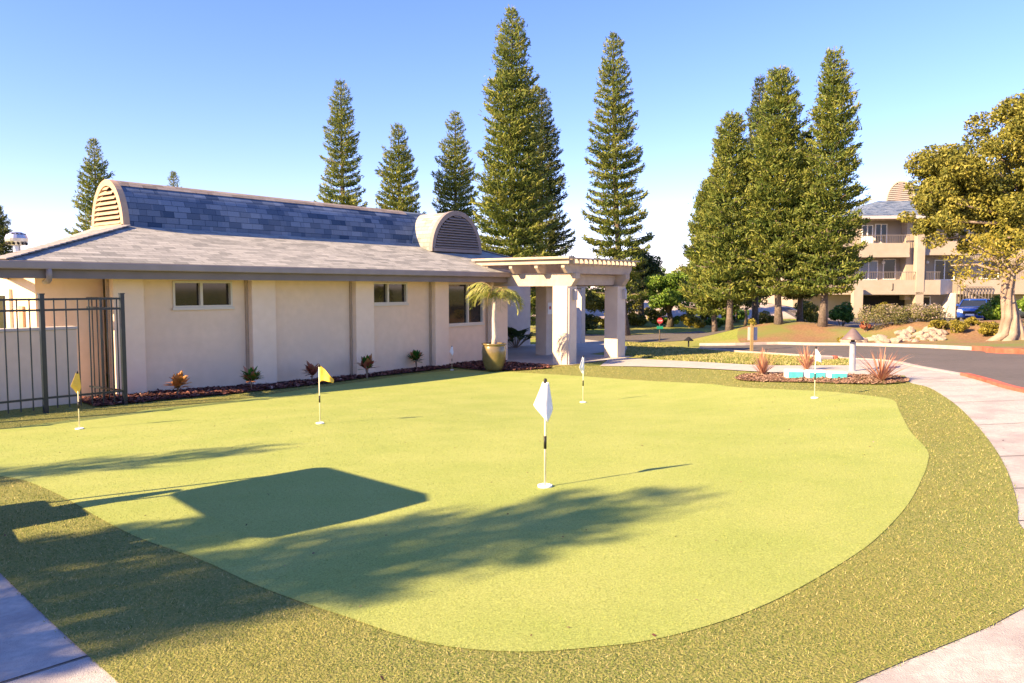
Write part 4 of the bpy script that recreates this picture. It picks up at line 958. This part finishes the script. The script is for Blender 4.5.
# ground storey recess
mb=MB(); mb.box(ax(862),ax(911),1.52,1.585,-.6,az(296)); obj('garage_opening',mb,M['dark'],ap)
mb=MB(); mb.box(ax(866),ax(875.5),1.0,1.5,az(243),az(237)); obj('air_conditioner',mb,M['white'],ap)
mb=MB(); mb.lathe([(0,-.14),(.12,-.1),(.15,0),(.12,.1),(0,.14)],(ax(888),1.4,az(262)),12); mb.lathe([(0,-.14),(.12,-.1),(.15,0),(.12,.1),(0,.14)],(ax(931),1.4,az(262)),12); obj('wall_lamp',mb,M['lens'],ap)
text('letter','J',.62,M['black'],ap,(ax(889.5),-.32,az(286.5)),(R(90),0,0))
# roof, eave, vault
e0,e1=ax(855),ax(1100); rz_=az(217); rb=MB()
slope(rb,[(e0,-.5,rz_),(e1,-.5,rz_),(e1-4,4.4,rz_+1.65),(e0+3.2,4.4,rz_+1.65)]); slope(rb,[(e0,13,rz_),(e0,-.5,rz_),(e0+3.2,4.4,rz_+1.65),(e0+3.2,8.5,rz_+1.65)]); slope(rb,[(e1,13,rz_),(e0,13,rz_),(e0+3.2,8.5,rz_+1.65),(e1-4,8.5,rz_+1.65)]); slope(rb,[(e0+3.2,4.4,rz_+1.65),(e1-4,4.4,rz_+1.65),(e1-4,8.5,rz_+1.65),(e0+3.2,8.5,rz_+1.65)])
ar=obj('roof',rb,M['vshingle'],ap)
mb=MB(); mb.box(e0-.02,e1,-.6,-.5,rz_-.25,rz_-.01); mb.box(e0-.1,e0-.0,-.5,13,rz_-.25,rz_-.01); obj('fascia',mb,M['signgrey'],ap)
mb=MB(); mb.box(e0,e1,-.49,1.59,rz_-.24,rz_-.2); obj('soffit',mb,M['apt'],ap)
m,_=vault('w',0,1.15,1.85,0,7,0); av=obj('roof_vault',m,M['shingle'],ap); av.location=(4.55,5.0,rz_+1.55); av.rotation_euler=(0,0,R(-38))
louvre(av,'w',0,1.15,1.85,0,-1,0,M['apt'],M['louvregrey'],10)
# stairs with rails
mb=MB(); v=[(ax(938),.0,-.6),(ax(952),.0,-.6),(ax(952),.0,az(293)),(ax(949),0,az(293)),(ax(944),0,az(303))]; v2=[(x,y+.8,z) for x,y,z in v]; mb.add(v+v2,[(0,1,2,3,4),(9,8,7,6,5)]+[(i,(i+1)%5,5+(i+1)%5,5+i) for i in range(5)]); obj('ramp_wall',mb,M['stuccolight'],ap)
mb=MB(); 
for k in range(9): mb.box(ax(957+k*3.2),ax(960.4+k*3.2),-.1,.9,az(291+k*1.9)-.25,az(291+k*1.9))
stp=obj('stair',mb,M['apt'],ap)
r=MB()
r.bar((ax(952),-.15,az(285)),(ax(988),-.15,az(303)),.06); r.bar((ax(952),-.15,az(287)),(ax(985),-.15,az(287)),.06)
for k in range(12): p=952+k*3; r.bar((ax(p),-.15,az(306)),(ax(p),-.15,az(287)),.04)
obj('railing',r,M['rail'],stp)

# ------------------------------------------------------------------ cars
def make_car(label,loc,rz,paint):
    t=thing('parked_car',label,'car',loc,rz,'cars parked by the apartments')
    # x forward, y across; stations along the body: (x, half width, z bottom, z shoulder)
    st=[(2.2,.62,.38,.62),(2.1,.78,.26,.78),(1.7,.86,.22,.90),(1.0,.89,.2,.98),(0,.9,.2,1.0),(-1.2,.9,.2,1.02),(-1.9,.86,.24,1.0),(-2.2,.76,.34,.92)]
    def loft(secs):
        mb=MB(); n=len(secs[0]); vs=[p for s_ in secs for p in s_]; fs=[]
        for i in range(len(secs)-1):
            for j in range(n): fs.append((i*n+j,i*n+(j+1)%n,(i+1)*n+(j+1)%n,(i+1)*n+j))
        fs+=[tuple(range(n))[::-1],tuple((len(secs)-1)*n+j for j in range(n))]; return mb.add(vs,fs)
    secs=[[(x,-w*.94,zb),(x,-w,(zb+zs)/2),(x,-w*.93,zs),(x,-w*.5,zs+.035),(x,w*.5,zs+.035),(x,w*.93,zs),(x,w,(zb+zs)/2),(x,w*.94,zb)] for x,w,zb,zs in st]
    b=obj('body',loft(secs),paint,t,True,.02)
    cs=[(1.05,.80,.98,1.0),(.35,.74,1.0,1.40),(-.5,.72,1.0,1.46),(-1.3,.70,1.0,1.42),(-1.95,.76,1.0,1.03)]
    g=obj('cabin_glass',loft([[(x,-w*1.04,z0),(x,-w*.9,z1),(x,w*.9,z1),(x,w*1.04,z0)] for x,w,z0,z1 in cs]),M['carglass'],b)
    rf=[(.42,.70,1.405),(-.5,.69,1.475),(-1.35,.67,1.43)]
    obj('roof',loft([[(x,-w,z-.01),(x,-w*.9,z+.03),(x,w*.9,z+.03),(x,w,z-.01)] for x,w,z in rf]),paint,b,True)
    mb=MB()
    for s_ in (-1,1):
        mb.bar((1.08,.8*s_,.99),(.38,.69*s_,1.42),.06,.06); mb.bar((-.45,.75*s_,1.0),(-.45,.67*s_,1.46),.07,.05); mb.bar((-1.95,.78*s_,1.02),(-1.3,.66*s_,1.44),.09,.07)
    obj('window_pillars',mb,paint,b)
    for s_ in (-1,1):
        h=MB(); h.box(2.0,2.17,min(.45*s_,.76*s_),max(.45*s_,.76*s_),.62,.78); obj('headlight',h,M['lens'],t,bevel=.04)
        h=MB(); h.box(.62,.78,min(.86*s_,1.02*s_),max(.86*s_,1.02*s_),1.0,1.14); obj('wing_mirror',h,paint,t,bevel=.03)
    h=MB(); h.box(2.1,2.225,-.42,.42,.48,.70); obj('grille',h,M['black'],t,bevel=.02)
    h=MB(); h.box(2.226,2.235,-.26,.26,.40,.52); obj('number_plate',h,M['white'],t)
    for x in (1.35,-1.35):
        for s_ in (-1,1):
            w_=MB(); w_.tube([(x,s_*.72,.33),(x,s_*.91,.33)],.33,20); wh=obj('wheel',w_,M['black'],t,bevel=.02)
            w_=MB(); w_.tube([(x,s_*.905,.33),(x,s_*.925,.33)],.21,16); obj('rim',w_,M['rim'],wh)
    return t
make_car('blue parked car seen three-quarter from the front below the stair',(at(979,53),53.5,g1(at(979,53),53.5)+.02),R(232),M['bluecar'])
make_car('charcoal parked car mostly hidden behind the twisted pale trunk',(at(1036,50),50,g1(at(1036,50),50)+.02),R(232),M['darkcar'])

# ------------------------------------------------------------------ unseen golf cart, added at the left so its roof shades the green
gx_,gy_=-4.62,4.55
gc=thing('added_golf_cart','added white-roofed golf cart, out of view on the left walk, to shade the green','golf cart',(gx_,gy_,g1(gx_,gy_)),R(-46))
mb=MB(); mb.prism([(-1.05,-.62),(1.15,-.62),(1.22,0),(1.15,.62),(-1.05,.62)],.22,.48); mb.box(.55,1.12,-.58,.58,.48,.82); mb.box(-1.1,-.15,-.6,.6,.48,.68); obj('body',mb,M['stuccolight'],gc,bevel=.05)
mb=MB(); mb.box(-.7,-.15,-.56,.56,.683,.80); mb.box(-.8,-.68,-.56,.56,.80,1.25); obj('seat',mb,M['signgrey'],gc,bevel=.04)
mb=MB(); mb.prism([(-1.0,-.62),(-.9,-.70),(.9,-.72),(1.12,-.6),(1.17,0),(1.12,.6),(.9,.72),(-.9,.70),(-1.0,.62)],1.86,1.93); obj('roof',mb,M['white'],gc,bevel=.03)
for x,xb in ((.72,.95),(-.85,-.95)):
    for s_ in (-1,1):
        mb=MB(); mb.tube([(xb,s_*.56,.6),(x,s_*.56,1.87)],.022,8); obj('roof_post',mb,M['fence'],gc)
mb=MB(); v=[(.97,-.54,.82),(.97,.54,.82),(.75,.54,1.8),(.75,-.54,1.8)]; mb.add(v+[(a+.008,b,c) for a,b,c in v],[(0,1,2,3),(7,6,5,4),(0,4,5,1),(1,5,6,2),(2,6,7,3),(3,7,4,0)]); obj('windscreen',mb,M['carglass'],gc)
for x in (.8,-.75):
    for s_ in (-1,1):
        mb=MB(); mb.tube([(x,s_*.46,.23),(x,s_*.62,.23)],.23,18); wh=obj('wheel',mb,M['black'],gc,bevel=.02)
        mb=MB(); mb.tube([(x,s_*.61,.23),(x,s_*.635,.23)],.12,14); obj('rim',mb,M['rim'],wh)

# ------------------------------------------------------------------ light, sky, camera
AZ=math.atan2(-.88,-.477); EL=R(29.2)
w=bpy.data.worlds.new('World'); S.world=w; w.use_nodes=True; nt=w.node_tree; bg=nt.nodes['Background']
sk=nt.nodes.new('ShaderNodeTexSky'); sk.sky_type='NISHITA'; sk.sun_disc=False; sk.sun_elevation=EL; sk.sun_rotation=AZ; sk.altitude=50; sk.air_density=1.0; sk.dust_density=.15; sk.ozone_density=4.0
tn=nt.nodes.new('ShaderNodeMix'); tn.data_type='RGBA'; tn.blend_type='MULTIPLY'; tn.inputs[0].default_value=1; tn.inputs[7].default_value=(1.0,.81,.99,1); nt.links.new(sk.outputs[0],tn.inputs[6])
hs=nt.nodes.new('ShaderNodeHueSaturation'); hs.inputs['Saturation'].default_value=1.14; nt.links.new(tn.outputs[2],hs.inputs['Color'])
nt.links.new(hs.outputs[0],bg.inputs[0]); bg.inputs[1].default_value=.094
sl=bpy.data.lights.new('sun','SUN'); sl.energy=5; sl.angle=R(.53); sl.color=(1,.71,.40)
so=bpy.data.objects.new('sun',sl); COL.objects.link(so)
ts=Vector((math.sin(AZ)*math.cos(EL),math.cos(AZ)*math.cos(EL),math.sin(EL))); so.rotation_euler=ts.to_track_quat('Z','Y').to_euler(); so.location=ts*60
cd=bpy.data.cameras.new('camera'); cd.sensor_width=36; cd.lens=F*36/1024; cd.clip_end=3000; cd.clip_start=.05
co=bpy.data.objects.new('camera',cd); COL.objects.link(co); co.location=CAM; co.rotation_euler=(R(90)-PITCH,0,0); S.camera=co
S.view_settings.view_transform='Standard'; S.view_settings.look='None'; S.view_settings.gamma=1; S.view_settings.exposure=1.86
S.cycles.use_denoising=True; S.cycles.max_bounces=8
